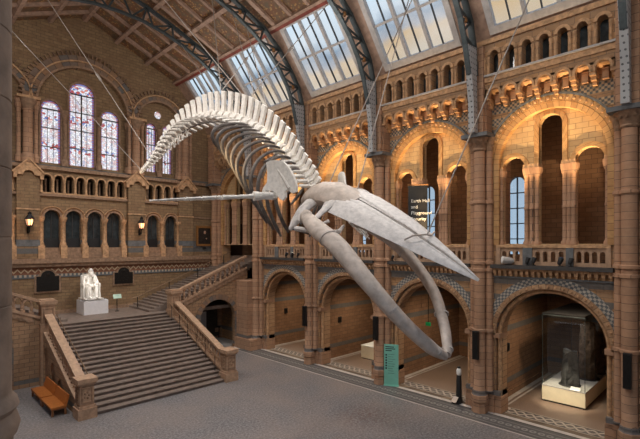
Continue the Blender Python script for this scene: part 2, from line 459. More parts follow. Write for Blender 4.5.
def glass(name, tint, gloss=.06, rough=.03):
    m, nt, b = newmat(name); nt.nodes.remove(b)
    out = nt.nodes['Material Output']
    t = N(nt, 'ShaderNodeBsdfTransparent'); t.inputs[0].default_value = (*tint, 1)
    gl = N(nt, 'ShaderNodeBsdfGlossy'); gl.inputs['Roughness'].default_value = rough
    mx = N(nt, 'ShaderNodeMixShader'); mx.inputs[0].default_value = gloss
    L(nt, t.outputs[0], mx.inputs[1]); L(nt, gl.outputs[0], mx.inputs[2]); L(nt, mx.outputs[0], out.inputs['Surface'])
    return m
M['skyglass'] = glass('grey_rooflight_glass', (.60,.60,.60), .02, .45)
M['caseglass'] = glass('clear_case_glass', (.95,.965,.96), .05)
M['winglass'] = glass('blue_grey_window_glass', (.45,.52,.58), .05)
M['darkglass'] = plain('dark_window_glass', (.035,.045,.05), .12, 0, .5, 2.5, 0)

# ------------------------------------------------------------------ world (sky)
w = bpy.data.worlds.new('evening_sky'); scn.world = w; w.use_nodes = True
nt = w.node_tree; bg = nt.nodes['Background']
tc = N(nt, 'ShaderNodeTexCoord'); s = N(nt, 'ShaderNodeSeparateXYZ'); L(nt, tc.outputs['Generated'], s.inputs[0])
hx = val(nt, 'MAXIMUM', val(nt, 'ABSOLUTE', s.outputs[0]), .001)
rt = val(nt, 'DIVIDE', s.outputs[2], hx)                     # height of the sky above the roof line on either side
nz = noise(nt, tc.outputs['Generated'], 9, 5, .6)
rt2 = val(nt, 'ADD', rt, val(nt, 'MULTIPLY', val(nt, 'SUBTRACT', nz, .5), .16))
t = val(nt, 'MULTIPLY', rt2, .8)
sky = ramp(nt, t, [(.0,(.70,.72,.75)),(.30,(.55,.52,.48)),(.40,(.58,.50,.39)),(.455,(.62,.46,.28)),(.475,(.38,.40,.44)),(.505,(.23,.32,.43)),(.54,(.55,.66,.76)),(.62,(.62,.78,.92)),(.8,(.42,.62,.84)),(1,(.36,.55,.80))])
cl = noise(nt, tc.outputs['Generated'], 5, 6, .6)
sky = mixc(nt, val(nt, 'MULTIPLY', ramp(nt, cl, [(.48,(0,0,0)),(.68,(1,1,1))]), .5), sky, (.80,.80,.80))
L(nt, sky, bg.inputs['Color']); bg.inputs['Strength'].default_value = 2.4

# ------------------------------------------------------------------ camera
F = 433.0
cd = bpy.data.cameras.new('camera'); cam = bpy.data.objects.new('camera', cd); COL.objects.link(cam)
cd.sensor_width = 36; cd.sensor_fit = 'HORIZONTAL'; cd.lens = 36*F/640; cd.shift_y = 25.5/640
cd.clip_start = .05; cd.clip_end = 300
cam.location = (0,0,9); cam.rotation_euler = (PI/2, 0, -PI/4)
scn.camera = cam
scn.view_settings.view_transform = 'Standard'; scn.view_settings.look = 'None'
scn.view_settings.gamma = 1; scn.view_settings.exposure = 0.32; scn.view_settings.use_curve_mapping = False
try:
    scn.cycles.max_bounces = 8; scn.cycles.diffuse_bounces = 4; scn.cycles.transparent_max_bounces = 16
    scn.cycles.use_denoising = True; scn.cycles.sample_clamp_indirect = 4
except Exception: pass

# ================================================================== THE SETTING
XW, YG, XC = 23.1, 38.0, 11.25
PER = 6.7
BC = [7.12 + PER*k for k in range(5)]
PC = [3.77 + PER*k for k in range(6)]
BAY = ['the bay with the glass display case', 'the bay behind the hanging black banner', 'the bay with the small cream plinth',
       'the bay nearest the stairs', 'the end bay where the side stairs arrive']
def mR(a, z, n): return (XW+n, a, z)
def mG(a, z, n): return (a, YG+n, z)
def mFl(a, z, n): return (a, 32.4+n, z)
XU = 22.4          # face of the wall above the corbels
EAVE, KNEE, APEX = (22.4, 19.85), (19.1, 24.0), (XC, 27.3)
def mir(x): return 2*XC - x

# floors
struct(MB().box(-1.4, 21.25, -14, 38.6, -.3, 0).build('floor', M['floor']), 'grey terrazzo floor of the hall')
struct(MB().box(21.25, 24.4, -14, 38.6, -.3, -.001).build('floor_border', M['marblestrip']), 'pale stone border of the hall floor along the arches')
struct(MB().box(21.22, 21.31, -14, 31.5, -.05, .006).build('trim_1', M['marblestrip']), 'thin pale line edging the hall floor')
struct(MB().box(21.31, 22.68, -14, 31.5, -.05, .004).build('trim_2', M['mosdot']), 'dark mosaic strip with rings along the right of the floor')
struct(MB().box(22.68, 22.78, -14, 31.5, -.05, .005).build('trim_3', M['ledge']), 'thin dark line beside the piers on the floor')
struct(MB().box(24.4, 33.2, -14, 38.6, -.3, 0).build('floor_alcoves', M['alcfloor']), 'brown terrazzo floor of the side alcoves')
for k in range(4):
    struct(MB().box(23.5, 24.42, BC[k]-2.3, BC[k]+2.3, -.05, .006).build('trim_%d' % (10+k), M['mosgui']), 'interlaced mosaic threshold under the arch of ' + BAY[k])

# right wall: one slab with the lower and upper arches cut through
HL, ZSL, HU, ZSU = 2.62, 4.2, 2.6, 13.3
loops = [rect(-14, 38.6, -.3, 17.2)]
for k in range(4): loops.append(arch_loop(BC[k], HL, 0.0, ZSL, 24))
for k in range(5): loops.append(arch_loop(BC[k], HU, 7.95 if k < 4 else 5.9, ZSU, 24))
struct(MB().panel(loops, mR, 0, .9).build('wall_right', M['rwall'], origin=(0,0,0)), 'right wall of banded terracotta blocks with two storeys of arches')
loops = [rect(-14, 38.6, 17.15, 19.95)]
for k in range(5):
    for i in range(7): loops.append(arch_loop(BC[k]+.81*(i-3), .215, 17.95, 18.95, 8))
def mU(a, z, n): return (XU+n, a, z)
struct(MB().panel(loops, mU, 0, .5).build('wall_right_upper', M['rwall'], origin=(0,0,0)), 'top strip of the right wall with small arched openings')
struct(MB().box(XU+.5, XU+.62, -14, 38.6, 17.2, 19.95).build('wall_attic', M['darkglass']), 'dark glazing behind the small top arches')
struct(MB().box(XU, XW+.95, -14, 38.6, 17.1, 17.2).build('trim_4', M['trim']), 'underside of the overhanging top wall')

def lower_arch(k):
    cy = BC[k]
    o = MB().arch(mR, cy, 2.4, 0, ZSL, [(0,.3),(.26,.3),(.26,.9),(0,.9)]).build('trim_%d' % (20+k), M['vA'], origin=(XW, cy, ZSL), smooth=True)
    struct(o, 'ground floor arch of ' + BAY[k])
    MB().arch(mR, cy, 2.64, ZSL, ZSL, [(-.02,-.12),(.22,-.12),(.22,.05),(-.02,.05)], 32).build('archivolt', M['vA'], o, True)
    MB().arch(mR, cy, 2.86, ZSL, ZSL, [(0,-.05),(.36,-.05),(.36,.05),(0,.05)], 32).build('chevron_band', M['vChev'], o, True)
    # roll moulding with studs
    pr = [(.11*math.cos(t*PI/4)+.1, .11*math.sin(t*PI/4)+.2) for t in range(8)]
    MB().arch(mR, cy, 2.4, .95, ZSL, pr, 32).build('roll_moulding', M['trim'], o, True)
    st = MB()
    for i in range(25):
        th = PI*(i+.5)/25
        st.ball((XW-.14, cy+2.74*math.cos(th), ZSL+2.74*math.sin(th)), .06, n=6, m=4)
    st.build('studs', M['trim'], o, True)
    jb = MB()
    for sy in (-1, 1):
        y0 = cy+sy*2.35; y1 = cy+sy*2.95
        jb.box(XW-.02, XW+.92, min(y0,y1), max(y0,y1), 0, .9)
        jb.box(XW-.08, XW+.92, min(cy+sy*2.4,y1), max(cy+sy*2.4,y1), .9, 1.2)
        jb.box(XW-.12, XW+.9, min(cy+sy*2.36,cy+sy*2.86), max(cy+sy*2.36,cy+sy*2.86), ZSL-.16, ZSL+.08)
    jb.build('jamb_base', M['pier'], o)
    return o
for k in range(4): lower_arch(k)

def upper_arch(k):
    cy = BC[k]
    o = MB().arch(mR, cy, 2.52, 9.0, ZSU, [(-.06,-.05),(.2,-.1),(.2,.4),(-.06,.4)], 32).build('trim_%d' % (30+k), M['vGold'], origin=(XW, cy, ZSU), smooth=True)
    struct(o, 'great upper arch of ' + BAY[k])
    MB().arch(mR, cy, 2.74, ZSU, ZSU, [(0,-.14),(.3,-.14),(.3,.05),(0,.05)], 32).build('archivolt', M['vGold'], o, True)
    MB().arch(mR, cy, 3.04, ZSU, ZSU, [(0,-.2),(.1,-.2),(.1,.05),(0,.05)], 32).build('hood_mould', M['greystone'], o, True)
    st = MB()
    for i in range(31):
        th = PI*(i+.5)/31
        st.ball((XW-.16, cy+2.89*math.cos(th), ZSU+2.89*math.sin(th)), .075, n=6, m=4)
    st.build('studs', M['trim'], o, True)
    # infill wall with three openings
    out = [(cy-2.58, 9.0), (cy+2.58, 9.0)] + [(cy+2.58*math.cos(PI*i/24), ZSU+2.58*math.sin(PI*i/24)) for i in range(25)]
    lo = [out, arch_loop(cy+1.80, .56, 9.06, 13.05), arch_loop(cy, .54, 9.06, 15.0), arch_loop(cy-1.70, .60, 9.06, 13.05)]
    MB().panel(lo, mR, .3, .62).build('infill_wall', M['tymp'], o)
    for dy, h, zs in ((1.80,.56,13.05),(0,.54,15.0),(-1.70,.60,13.05)):
        MB().arch(mR, cy+dy, h, zs if dy else 12.9, zs, [(0,.18),(.22,.2),(.22,.4),(0,.4)], 18).build('opening_moulding', M['vGold'], o, True)
    for yy, n in ((cy+2.44,2),(cy+1.14,2),(cy+.89,1),(cy+.64,2),(cy-.64,2),(cy-.83,1),(cy-1.02,2),(cy-2.42,2)):
        c = MB()
        c.lathe((XW+.24, yy), [(9.0,.17),(9.15,.17),(9.25,.11),(10.8,.11),(10.84,.135),(10.92,.135),(10.96,.11),(12.45,.105),(12.5,.13),(12.75,.2),(12.95,.21)], 8)
        if n > 1: c.lathe((XW+.5, yy), [(9.0,.17),(9.15,.17),(9.25,.11),(12.45,.105),(12.75,.2),(12.95,.21)], 8)
        c.build('colonnette', M['pier'], o, True)
    for y0, y1 in ((cy+.52,cy+1.28),(cy-1.14,cy-.52),(cy+2.3,cy+2.58),(cy-2.58,cy-2.3)):
        MB().box(XW+.08, XW+.7, y0, y1, 12.95, 13.12).build('impost', M['trim'], o)
    return o
for k in range(5): upper_arch(k)

def cornice(k):
    cy = BC[k]; y0, y1 = cy-2.75, cy+2.75
    o = struct(MB().box(XW-.45, XW+.1, y0, y1, 7.78, 7.97).build('trim_%d' % (40+k), M['ledge']), 'dark gallery ledge of ' + BAY[k])
    MB().box(XW-.28, XW+.05, y0, y1, 7.66, 7.78).build('bed_mould', M['trim'], o)
    MB().box(XW-.10, XW+.05, y0, y1, 7.28, 7.36).build('string_course', M['greystone'], o)
    c = MB(); n = 20
    for i in range(n):
        yy = y0 + (y1-y0)*(i+.5)/n
        c.box(XW-.24, XW+.02, yy-.075, yy+.075, 7.5, 7.66)
        c.box(XW-.15, XW+.02, yy-.055, yy+.055, 7.38, 7.5)
    c.build('corbels', M['trim'], o)
    return o
for k in range(4): cornice(k)

def balustrade(k):
    cy = BC[k]
    lo = [rect(cy-2.6, cy+2.6, 7.97, 8.86)]
    for y in (2.2,1.86,1.52, .54,.18,-.18,-.54, -1.3,-1.62,-1.94,-2.26): lo.append(arch_loop(cy+y, .105, 8.16, 8.58, 6))
    o = struct(MB().panel(lo, mR, .02, .2).build('trim_%d' % (50+k), M['railstone']), 'pierced gallery parapet of ' + BAY[k])
    MB().box(XW-.06, XW+.3, cy-2.6, cy+2.6, 8.86, 9.02).build('rail', M['trim'], o)
    for y0, y1 in ((.78,1.24),(-1.08,-.76),(2.38,2.6),(-2.6,-2.42)):
        MB().box(XW-.05, XW+.24, cy+y0, cy+y1, 7.97, 8.86).build('pedestal', M['greystone'] if abs(y0) < 2 else M['railstone'], o)
    return o
for k in range(4): balustrade(k)

def corbel_table(k):
    cy = BC[k]
    o = struct(MB().box(XU-.06, XU+.2, cy-2.95, cy+2.95, 17.55, 17.9).build('trim_%d' % (60+k), M['trim']), 'corbel table below the small top arches of ' + BAY[k])
    MB().box(XU-.16, XU+.2, cy-2.95, cy+2.95, 17.83, 17.93).build('sill', M['frame'] if k in (0,1,2) else M['trim'], o)
    pl = [(cy-2.95,17.2),(cy-2.95,16.74)]
    for i in range(7):
        y = cy+.81*(i-3)
        pl += [(y-.28,16.74)] + [(y-.28*math.cos(PI*q/10), 16.9+.28*math.sin(PI*q/10)) for q in range(11)] + [(y+.28,16.74)]
    pl += [(cy+2.95,16.74),(cy+2.95,17.2)]
    MB().panel([pl], mU, 0, .22).build('corbel_screen', M['trim'], o)
    for i in range(8):
        y = cy+.81*(i-3.5)
        c = MB().box(XU-.05, XW+.02, y-.125, y+.125, 16.62, 16.76).box(XU+.16, XW+.02, y-.11, y+.11, 16.46, 16.62).box(XU+.38, XW+.02, y-.09, y+.09, 16.28, 16.46)
        c.build('corbel', M['trim'], o)
    for i in range(7):
        y = cy+.81*(i-3)
        MB().arch(mU, y, .28, 16.76, 16.9, [(0,-.09),(.11,-.09),(.11,.02),(0,.02)], 10).build('corbel_arch', M['trim'], o, True)
        MB().box(XU+.42, XW+.02, y-.13, y+.13, 16.5, 17.0).build('pendant', M['pier'], o)
    for i in range(8):
        y = cy+.81*(i-3.5)
        c = MB()
        for d in (-.1, .1):
            c.lathe((XU-.02, y+d), [(17.93,.075),(18.0,.06),(18.62,.055),(18.75,.095),(18.85,.1)], 6)
        c.build('colonnettes', M['trim'], o, True)
    for i in range(7):
        MB().arch(mU, cy+.81*(i-3), .215, 18.95, 18.95, [(0,-.08),(.15,-.08),(.15,.05),(0,.05)], 10).build('niche_arch', M['trim'], o, True)
    return o
for k in range(5): corbel_table(k)

PIERS = ['brick pillar at the near end of the display case arch', 'brick pillar between the display case arch and the arch behind the jaw tip',
         'brick pillar beside the mint green sign', 'brick pillar between the cream plinth arch and the arch nearest the stairs',
         'brick corner pillar at the foot of the side stairs', 'brick pillar in the far right corner of the hall']
def pillar(k):
    y = PC[k]
    o = struct(MB().box(XW-.14, XW+.2, y-.6, y+.6, 1.2, 14.2).build('pillar_%d' % (k+1), M['pier'], origin=(XW, y, 0)), PIERS[k])
    c = MB().box(XW-.3, XW+.3, y-.36, y+.36, 0, .9).box(XW-.24, XW+.3, y-.34, y+.34, .9, 1.2)
    c.lathe((XW-.42, y), [(0,.42),(.5,.36),(.6,.44),(.92,.44),(1.0,.38),(1.2,.36)], 8, PI/8)
    c.box(XW-.1, XW+.3, y-.66, y+.66, 0, .9).box(XW-.06, XW+.3, y-.62, y+.62, .9, 1.2)
    c.build('base', M['pier'], o)
    for dx, dy, r in ((-.42,0,.31),(-.2,-.44,.17),(-.2,.44,.17)):
        p = [(1.15,r*1.2),(1.25,r)]
        for z in (4.3, 7.55, 7.95, 11.2): p += [(z,r),(z+.03,r+.06),(z+.16,r+.06),(z+.2,r)]
        p += [(14.1,r*.96)]
        MB().lathe((XW+dx, y+dy), p, 14).build('shaft', M['pier'], o, True)
    c = MB().lathe((XW-.42, y), [(14.05,.33),(14.12,.38),(14.2,.34),(14.5,.42),(14.72,.62)], 12)
    for s in (-1,1): c.lathe((XW-.2, y+s*.44), [(14.05,.18),(14.2,.19),(14.5,.25),(14.72,.36)], 10)
    for i in range(10):
        th = 2*PI*i/10
        c.ball((XW-.42+.45*math.cos(th), y+.45*math.sin(th), 14.5), .09, n=6, m=4)
    c.build('capital', M['trimdark'], o, True)
    MB().box(XW-1.12, XW+.1, y-.72, y+.72, 14.72, 14.92).build('abacus', M['greystone'], o)
    MB().box(XU+.0, XW+.02, y-.5, y+.5, 14.92, 17.2).build('upper_pilaster', M['pier'], o)
    MB().box(XU-.2, XU+.02, y-.42, y+.42, 14.92, 19.5).build('upper_strip', M['pier'], o)
    return o
for k in range(6): pillar(k)
# squared block where the side stairs meet the corner pillar
struct(MB().box(21.9, 23.2, 30.75, 32.42, 0, 5.9).box(21.75, 23.2, 30.1, 32.42, 0, .9).build('pillar_7', M['pier']), 'squared masonry block between the side stairs and the corner pillar')

# alcoves behind the lower arches
for k in range(5):
    struct(MB().box(XW+.9, 33.2, PC[k]-.2, PC[k]+.2, 0, 7.5).build('wall_partition_%d' % (k+1), M['alcove']), 'side wall of the ground floor alcove beyond ' + PIERS[k])
    MB().box(XW+.9, 33.2, PC[k]-.24, PC[k]+.24, 0, .35).build('skirting', M['alcove'], bpy.data.objects['wall_partition_%d' % (k+1)])
struct(MB().box(33.0, 33.3, -14, 38.6, 0, 7.5).build('wall_alcove_back', M['alcove']), 'rear brick wall of the ground floor alcoves')
struct(MB().box(XW+.9, 33.3, -14, 38.6, 7.45, 7.9).build('floor_gallery', M['alcfloor']), 'floor of the upper gallery')
for k in range(4):
    mm = MB().box(24.45, 33, BC[k]+2.85, BC[k]+3.15, 0, .012).box(24.45, 33, BC[k]+2.6, BC[k]+2.7, 0, .012)
    struct(mm.build('trim_%d' % (70+k), M['marblestrip']), 'pale floor lines beside the alcove wall of ' + BAY[k])
# double door at the back of the alcove behind the banner bay
o = struct(MB().box(32.9, 33.02, BC[1]-1.1, BC[1]+1.1, 0, 3.2).build('door_1', M['darkdoor']), 'dark double door at the back of ' + BAY[1])
for s in (-1, 1):
    for q in range(2): MB().box(32.84, 32.9, BC[1]+s*.55-.4, BC[1]+s*.55+.4, .2+q*1.5, 1.5+q*1.5).build('door_panel', M['darkdoor'], o)

# upper gallery rear wall with narrow windows, and its vault
loops = [rect(-14, 38.6, 7.9, 17.1)]
WY = [10.9, 17.4, 24.0, 30.6]
for y in WY: loops.append(arch_loop(y, .55, 8.4, 12.9, 10))
struct(MB().panel(loops, lambda a, z, n: (29+n, a, z), 0, .4).build('wall_gallery', M['alcove']), 'rear wall of the upper gallery')
for i, y in enumerate(WY):
    o = struct(MB().panel([arch_loop(y, .55, 8.4, 12.9, 10)], lambda a, z, n: (29.2+n, a, z), 0, .02).build('window_%d' % (20+i), M['winglass']), 'narrow arched gallery window glimpsed past the ' + PIERS[i+1])
    c = MB().box(29.1, 29.24, y-.03, y+.03, 8.4, 13.4)
    for z in (9.4, 10.4, 11.4, 12.4): c.box(29.1, 29.24, y-.55, y+.55, z-.03, z+.03)
    c.build('window_bars', M['bar'], o)
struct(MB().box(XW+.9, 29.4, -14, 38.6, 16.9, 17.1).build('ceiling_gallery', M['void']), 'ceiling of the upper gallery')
for k in range(5):
    struct(MB().box(24.0, 26.0, PC[k]-.35, PC[k]+.35, 7.9, 16.9).build('wall_gallery_pier_%d' % (k+1), M['pier']), 'pier inside the gallery behind ' + PIERS[k])
struct(MB().box(24.0, 33.3, 38.3, 38.6, 0, 17.1).build('wall_gallery_end', M['alcove']), 'end wall of the upper gallery past the side stairs')
o = struct(MB().box(24.9, 26.6, 38.2, 38.32, 7.9, 11.2).build('door_3', M['darkdoor']), 'dark door at the top of the right side stairs')
struct(MB().box(29.0, 33.3, -14, 38.6, 7.9, 8.0).build('ceiling_alcove_roof', M['ledge']), 'flat roof over the side alcoves')

# ---------------------------------------------------------------- gable wall
gl = [(-.9,-.3),(24.2,-.3),(24.2,EAVE[1]-.4),(EAVE[0]+.6,EAVE[1]-.4),(KNEE[0]+.3,KNEE[1]+.2),(XC,APEX[1]+.3),(mir(KNEE[0])-.3,KNEE[1]+.2),(-.9,EAVE[1]-.4)]
BIG = [(11.3, 3.3, 15.1, 19.8), (17.5, 1.98, 15.1, 19.9), (5.1, 1.98, 15.1, 19.9)]
loops = [gl] + [arch_loop(*b_, 24) for b_ in BIG]
TRI = [8.62+.775*i for i in range(8)] + [16.55+.82*i for i in range(4)] + [3.6+.82*i for i in range(4)]
for x in TRI: loops.append(arch_loop(x, .27, 13.0, 14.1, 8))
LOW = [(8.95,.54),(10.43,.54),(11.98,.54),(13.48,.54),(16.85,.5),(18.5,.5),(4.0,.5),(5.65,.5)]
for x, h in LOW: loops.append(arch_loop(x, h, 8.78, 11.15, 12))
struct(MB().panel(loops, mG, 0, .5).build('wall_gable', M['gable'], origin=(0,0,0)), 'brown brick end wall with arcades and stained glass windows')
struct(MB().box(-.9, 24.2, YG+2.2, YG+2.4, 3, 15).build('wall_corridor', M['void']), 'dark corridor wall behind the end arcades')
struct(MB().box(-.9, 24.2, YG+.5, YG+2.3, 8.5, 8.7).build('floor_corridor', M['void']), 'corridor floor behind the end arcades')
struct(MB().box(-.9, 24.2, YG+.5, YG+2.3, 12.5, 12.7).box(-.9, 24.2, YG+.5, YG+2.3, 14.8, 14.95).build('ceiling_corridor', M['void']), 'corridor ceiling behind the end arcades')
# dark screens in the lower arcade
for i, (x, h) in enumerate(LOW):
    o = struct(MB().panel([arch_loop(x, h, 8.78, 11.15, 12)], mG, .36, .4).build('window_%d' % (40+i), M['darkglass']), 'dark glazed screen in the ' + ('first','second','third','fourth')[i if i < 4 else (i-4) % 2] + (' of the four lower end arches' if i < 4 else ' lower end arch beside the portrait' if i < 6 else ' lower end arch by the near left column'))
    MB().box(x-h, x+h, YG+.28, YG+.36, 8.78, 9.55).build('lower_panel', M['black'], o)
    MB().box(x-.03, x+.03, YG+.3, YG+.36, 9.55, 11.6).build('window_bar', M['bar'], o)
# recess with windows
WIN = {0: [(11.15,.92,15.35,21.1),(8.95,.66,15.35,19.5),(13.3,.72,15.35,19.5)], 1: [(16.82,.43,15.6,19.5),(18.32,.43,15.6,19.5)], 2: [(4.35,.43,15.6,19.5),(5.85,.43,15.6,19.5)]}
WLAB = {(0,0):'tall middle stained glass window in the end wall', (0,1):'stained glass window left of the tall middle one', (0,2):'stained glass window right of the tall middle one',
        (1,0):'left light of the paired stained glass windows beside the whale tail', (1,1):'right light of the paired stained glass windows beside the whale tail',
        (2,0):'stained glass window hidden by the near left column', (2,1):'second stained glass window by the near left column'}
nw = 0
for b_i, (cx, h, z0, zs) in enumerate(BIG):
    lo = [arch_loop(cx, h+.02, z0, zs, 24)] + [arch_loop(*wd, 14) for wd in WIN[b_i]]
    if b_i: lo.append(circ_loop(cx, 20.85, .34))
    o = struct(MB().panel(lo, mG, .42, .7).build('trim_%d' % (80+b_i), M['gable'], origin=(cx, YG, zs)), ('recessed wall round the three tall windows', 'recessed wall round the paired windows', 'recessed wall by the near left column')[b_i])
    MB().arch(mG, cx, h, z0, zs, [(0,-.1),(.16,-.12),(.16,.5),(0,.5)], 32).build('inner_order', M['trimdark'], o, True)
    MB().arch(mG, cx, h+.16, z0, zs, [(0,-.02),(.32,-.02),(.32,.05),(0,.05)], 32).build('archivolt', M['vMix'], o, True)
    MB().arch(mG, cx, h+.5, zs, zs, [(0,-.16),(.1,-.16),(.1,.05),(0,.05)], 32).build('hood_mould', M['trim'], o, True)
    if b_i == 0:
        MB().arch(mG, cx, h+.6, zs, zs, [(0,-.04),(.4,-.04),(.4,.05),(0,.05)], 32).build('outer_band', M['vMix'], o, True)
        dn = MB()
        for i in range(44):
            th = PI*(i+.5)/44; c_, s_ = math.cos(th), math.sin(th)
            r0, r1 = h+.98, h+1.3
            dn.bar(mG(cx+r0*c_, zs+r0*s_, -.1), mG(cx+r1*c_, zs+r1*s_, -.1), .09, .22, up=(0,1,0))
        dn.build('radiating_dentils', M['vG'], o)
    else:
        dn = MB()
        for i in range(26):
            th = PI*(i+.5)/26; c_, s_ = math.cos(th), math.sin(th)
            dn.bar(mG(cx+(h+.72)*c_, zs+(h+.72)*s_, -.1), mG(cx+(h+1.0)*c_, zs+(h+1.0)*s_, -.1), .09, .22, up=(0,1,0))
        dn.build('radiating_dentils', M['vG'], o)
    for wi, (wx, wh, wz0, wzs) in enumerate(WIN[b_i]):
        MB().arch(mG, wx, wh, wz0, wzs, [(0,.3),(.14,.3),(.14,.5),(0,.5)], 20).build('window_moulding', M['trimdark'], o, True)
        nw += 1
        g_ = struct(MB().panel([arch_loop(wx, wh-.10, wz0, wzs, 14)], mG, .55, .57).build('window_%d' % nw, M['stained']), WLAB[(b_i, wi)])
        MB().arch(mG, wx, wh-.12, wz0, wzs, [(0,.52),(.12,.52),(.12,.58),(0,.58)], 20).build('border', M['stainedb'], g_, True)
        bars = MB(); bars.box(wx-wh, wx+wh, YG+.48, YG+.56, wzs-.05, wzs+.05)
        z = wzs-1.45
        while z > wz0+.5:
            bars.box(wx-wh, wx+wh, YG+.49, YG+.56, z-.035, z+.035); z -= 1.45
        if wh > .8: bars.box(wx-.05, wx+.05, YG+.48, YG+.56, wz0, wzs)
        for q in (-.45,.45) if wh > .8 else (-.3,.3):
            bars.box(wx+q*wh-.015, wx+q*wh+.015, YG+.5, YG+.56, wz0, wzs)
        bars.build('lead_bars', M['bar'], g_)
    if b_i:
        g_ = struct(MB().panel([circ_loop(cx, 20.85, .30)], mG, .55, .57).build('window_%d' % (10+b_i), M['stained']), 'small round window above the paired windows' if b_i == 1 else 'small round window by the near left column')
    c0 = {0: (9.9,12.4,7.75+.15,14.85-.15), 1: (17.55,15.75,19.25), 2: (5.1,3.3,6.85)}[b_i]
    for xx in c0:
        MB().lathe((xx, YG+.22), [(15.15,.26),(15.6,.26),(15.7,.16),(18.9,.15),(18.95,.2),(19.3,.28),(19.5,.28)], 10).build('window_shaft', M['trimdark'], o, True)
# big attached columns between the window bays
for n_, x in enumerate((7.35, 15.3, 19.9, 2.7)):
    o = struct(MB().lathe((x, YG-.15), [(15.1,.42),(15.7,.42),(15.8,.33),(18.9,.32),(18.95,.38),(19.05,.32)], 14).build('pillar_%d' % (20+n_), M['pier'], origin=(x, YG, 15.0), smooth=True),
        ('round column left of the three tall windows', 'round column right of the three tall windows', 'round column right of the paired windows', 'round column hidden by the near left column')[n_])
    MB().lathe((x, YG-.15), [(19.0,.34),(19.2,.36),(19.6,.56),(19.75,.58)], 12).build('capital', M['trimdark'], o, True)
    MB().box(x-.75, x+.75, YG-.6, YG+.1, 19.75, 19.95).build('abacus', M['trim'], o)
    for s in (-1,1): MB().lathe((x+s*.55, YG-.05), [(15.1,.2),(15.6,.2),(15.7,.14),(19.0,.14),(19.6,.24),(19.75,.25)], 8).build('side_shaft', M['pier'], o, True)
    # buttress strip with little gable below
    st = MB().box(x-.72, x+.72, YG-.3, YG+.05, 8.0, 14.4)
    st.build('buttress', M['gable'], o)
    gb = MB()
    gb.panel([[(x-.95,13.9),(x-.72,13.9),(x-.72,14.15),(x-.35,14.15)] + [(x-.35*math.cos(PI*i/8), 14.15+.35*math.sin(PI*i/8)) for i in range(1,8)] + [(x+.35,14.15),(x+.72,14.15),(x+.72,13.9),(x+.95,13.9),(x+.95,14.3),(x,15.25),(x-.95,14.3)]], mG, -.5, .02)
    gb.build('gablet', M['trim'], o)
    cp = MB()
    for s in (-1,1): cp.bar((x+s*1.02, YG-.28, 14.28), (x, YG-.28, 15.36), .62, .12, up=(0,0,1))
    cp.build('gablet_coping', M['trim'], o)
    MB().box(x-.76, x+.76, YG-.34, YG, 11.6, 11.72).build('string_course', M['trim'], o)
    MB().box(x-.74, x+.74, YG-.32, YG, 8.9, 9.35).build('grey_band', M['greystone'], o)
# strings, ledges, arcade trim on the end wall
o = struct(MB().box(-.9, 24.2, YG-.22, YG+.05, 14.75, 15.0).build('trim_90', M['trimdark']), 'sloping sill course under the end wall windows')
struct(MB().box(-.9, 19.4, YG-.16, YG+.05, 12.72, 12.92).build('trim_91', M['trimdark']), 'string course under the small end arcade')
struct(MB().box(-.9, 24.2, YG-.45, YG+.05, 7.62, 7.98).box(-.9, 24.2, YG-.3, YG+.05, 7.35, 7.62).build('trim_92', M['trimdark']), 'dark ledge under the lower end arcade')
struct(MB().box(-.9, 24.2, YG-.06, YG+.05, 6.5, 7.35).build('trim_93', M['zig']), 'zigzag patterned frieze under the dark ledge')
struct(MB().box(-.9, 24.2, YG-.25, YG+.05, 3.6, 3.95).build('baseboard_gable', M['trimdark']), 'stone plinth at the foot of the end wall')
struct(MB().box(19.4, 24.2, YG-.05, YG+.05, 8.75, 9.1).build('trim_94', M['greystone']), 'grey band under the portrait')
struct(MB().box(19.4, 24.2, YG-.08, YG+.05, 11.55, 11.68).build('trim_95', M['trimdark']), 'string course above the portrait')
for grp, (xs, lab) in enumerate(((TRI[:8],'small eight arch end arcade'),(TRI[8:12],'small end arcade beside the whale tail'),(TRI[12:],'small end arcade by the near left column'))):
    d = xs[1]-xs[0]
    o = struct(MB().box(xs[0]-d/2, xs[-1]+d/2, YG-.12, YG+.3, 12.9, 13.02).build('trim_%d' % (96+grp), M['trim']), 'sill of the ' + lab)
    for i in range(len(xs)+1):
        x = xs[0]-d/2+d*i
        MB().lathe((x, YG-.03), [(13.0,.12),(13.1,.12),(13.15,.075),(13.85,.07),(13.95,.11),(14.1,.13)], 8).build('colonnette', M['trim'], o, True)
    for x in xs:
        MB().arch(mG, x, .27, 14.1, 14.1, [(0,-.08),(.11,-.08),(.11,.03),(0,.03)], 12).build('arch_moulding', M['trim'], o, True)
        MB().lathe((x, YG+.42), [(13.0,.07),(14.0,.07),(14.1,.11)], 6).build('rear_shaft', M['trimdark'], o, True)
